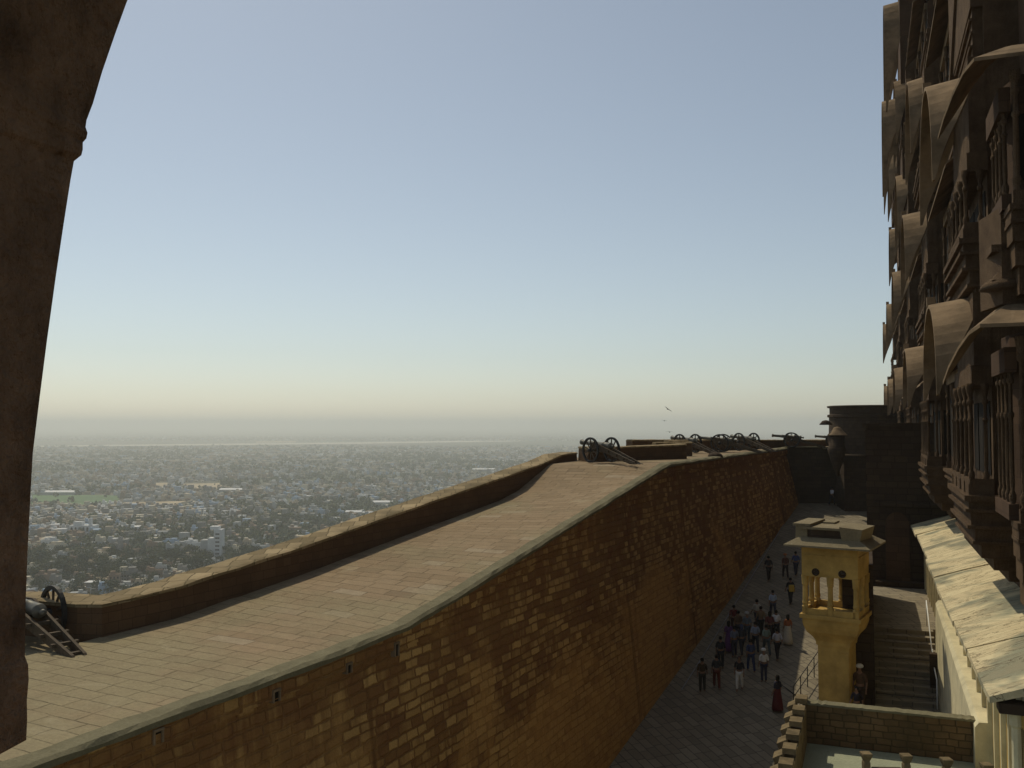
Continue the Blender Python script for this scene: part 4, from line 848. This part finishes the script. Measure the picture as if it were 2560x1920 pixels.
# trees
def tree_meshes(seed,h,w,col):
    r=random.Random(seed); tr=MB(); tr.lathe((0,0,-1),[(.35,0),(.28,h*.3),(.2,h*.5),(.06,h*.8)],7)
    for k in range(4):
        a=2*pi*k/4+r.random(); tr.tube((0,0,h*.3+k*.4),(cos(a)*w*.35,sin(a)*w*.35,h*.65),.13,5,r2=.04)
    cr=MB(); cl=[(r.uniform(-1,1)*w*.36,r.uniform(-1,1)*w*.36,h*r.uniform(.45,.85),r.uniform(.16,.3)*w) for _ in range(9)]
    for (cx_,cy_,cz_,rr_) in cl:
        for _ in range(42):
            d=Vector((r.gauss(0,1),r.gauss(0,1),r.gauss(0,.8))).normalized()*rr_*r.uniform(.6,1.05); c=Vector((cx_,cy_,cz_))+d
            q=Vector((r.gauss(0,1),r.gauss(0,1),r.gauss(0,1))).normalized(); a_=q.orthogonal().normalized()*r.uniform(.35,.7); b_=q.cross(a_)
            cr.add([tuple(c+a_),tuple(c+b_*.7),tuple(c-a_),tuple(c-b_*.7)],[(0,1,2,3)])
    return tr,cr
gm=[plain('leaves_dark_green',(.045,.062,.026),.8,.4,.25,0,0),plain('leaves_olive_green',(.085,.095,.035),.8,.35,.25,0,0),plain('leaves_dusty_green',(.07,.085,.05),.8,.35,.25,0,0)]
TV=[]
for i,(h,w) in enumerate([(9,9),(12,11),(7,8),(14,9)]):
    a,c=tree_meshes(i+3,h,w,0); x=a.build('trunk',M['wood']); y=c.build('crown',gm[i%3]); TV.append((x.data,y.data)); bpy.data.objects.remove(x); bpy.data.objects.remove(y)
tc_=[]
for k in range(22000):
    u=R2.random(); Y=620*(9500/620)**u; X=R2.uniform(-.62,.36)*Y; p=park(X,Y)
    if (p<.16 and R2.random()<(.86 if Y<1100 else .72)) or (p>=.16 and R2.random()<.15): continue
    px,py=pix((X,Y,CITYZ+6)); vis_=(30<px<1520) and py<parapet_y(px)+12
    if vis_: 
        g0,g1=pix((X,Y,CITYZ))
        if 1103<g1<1117: continue
        if 75<g0<300 and 1240<g1<1268 and R2.random()<.8: continue
        if (300<g0<470 and 1252<g1<1272) or (385<g0<425 and 1205<g1<1222) or (455<g0<555 and 1205<g1<1224): continue
        tc_.append((Y,X,p))
tc_.sort(); near=tc_[:290]; fart=tc_[290:]
TN=['bushy dark green','broad olive green','small dusty green','tall dark']
for i,(Y,X,p) in enumerate(near):
    v=R2.randrange(4); px,_=pix((X,Y,CITYZ)); where='near the near cannon' if px<260 else ('below the bend of the parapet' if px<450 else 'beyond the climbing parapet')
    t=thing('tree',f'{TN[v]} tree among town houses {where}','tree',(X,Y,CITYZ),R2.uniform(0,6),'trees among the town houses'); s_=R2.uniform(.8,1.3); t.scale=(s_,s_,s_)
    for nm,me in zip(('trunk','crown'),TV[v]): o=bpy.data.objects.new(nm,me); COL.objects.link(o); o.parent=t
fb=MB()
for (Y,X,p) in fart:
    s_=R2.uniform(3.5,7.5)*(1 if Y<2500 else 1.7); mi=R2.randrange(3); N=9 if Y<2500 else 5
    for _ in range(N):
        c=Vector((X+R2.gauss(0,s_*.45),Y+R2.gauss(0,s_*.45),CITYZ+R2.uniform(.2,1.15)*s_)); r_=s_*R2.uniform(.25,.5)
        vs=[c+Vector((r_*R2.uniform(.7,1.2),0,R2.uniform(-.3,.3)*r_)),c+Vector((0,r_*R2.uniform(.7,1.2),R2.uniform(-.3,.3)*r_)),c+Vector((-r_*R2.uniform(.7,1.2),0,R2.uniform(-.3,.3)*r_)),c+Vector((0,-r_*R2.uniform(.7,1.2),R2.uniform(-.3,.3)*r_)),c+Vector((0,0,r_)),c-Vector((0,0,r_))]
        fb.add([tuple(q) for q in vs],[(0,1,4),(1,2,4),(2,3,4),(3,0,4),(1,0,5),(2,1,5),(3,2,5),(0,3,5)],mi)
tag(fb.build('distant_trees',gm),'dark tree cover spread between the distant houses of the plain','trees','distant town','stuff')
# ------------------------------------------------------------------ haze
b=MB(); b.box((-90000,-90000,CITYZ-1),(90000,90000,64)); hz=bpy.data.materials.new('dusty_air'); hz.use_nodes=True; nt=hz.node_tree
for n_ in list(nt.nodes):
    if n_.type!='OUTPUT_MATERIAL': nt.nodes.remove(n_)
pv=nt.nodes.new('ShaderNodeVolumePrincipled'); pv.inputs['Color'].default_value=(.96,.98,.93,1); pv.inputs['Density'].default_value=.00020; pv.inputs['Anisotropy'].default_value=.35
nt.links.new(pv.outputs[0],[n_ for n_ in nt.nodes if n_.type=='OUTPUT_MATERIAL'][0].inputs['Volume'])
tag(b.build('haze',hz),kind='stuff')
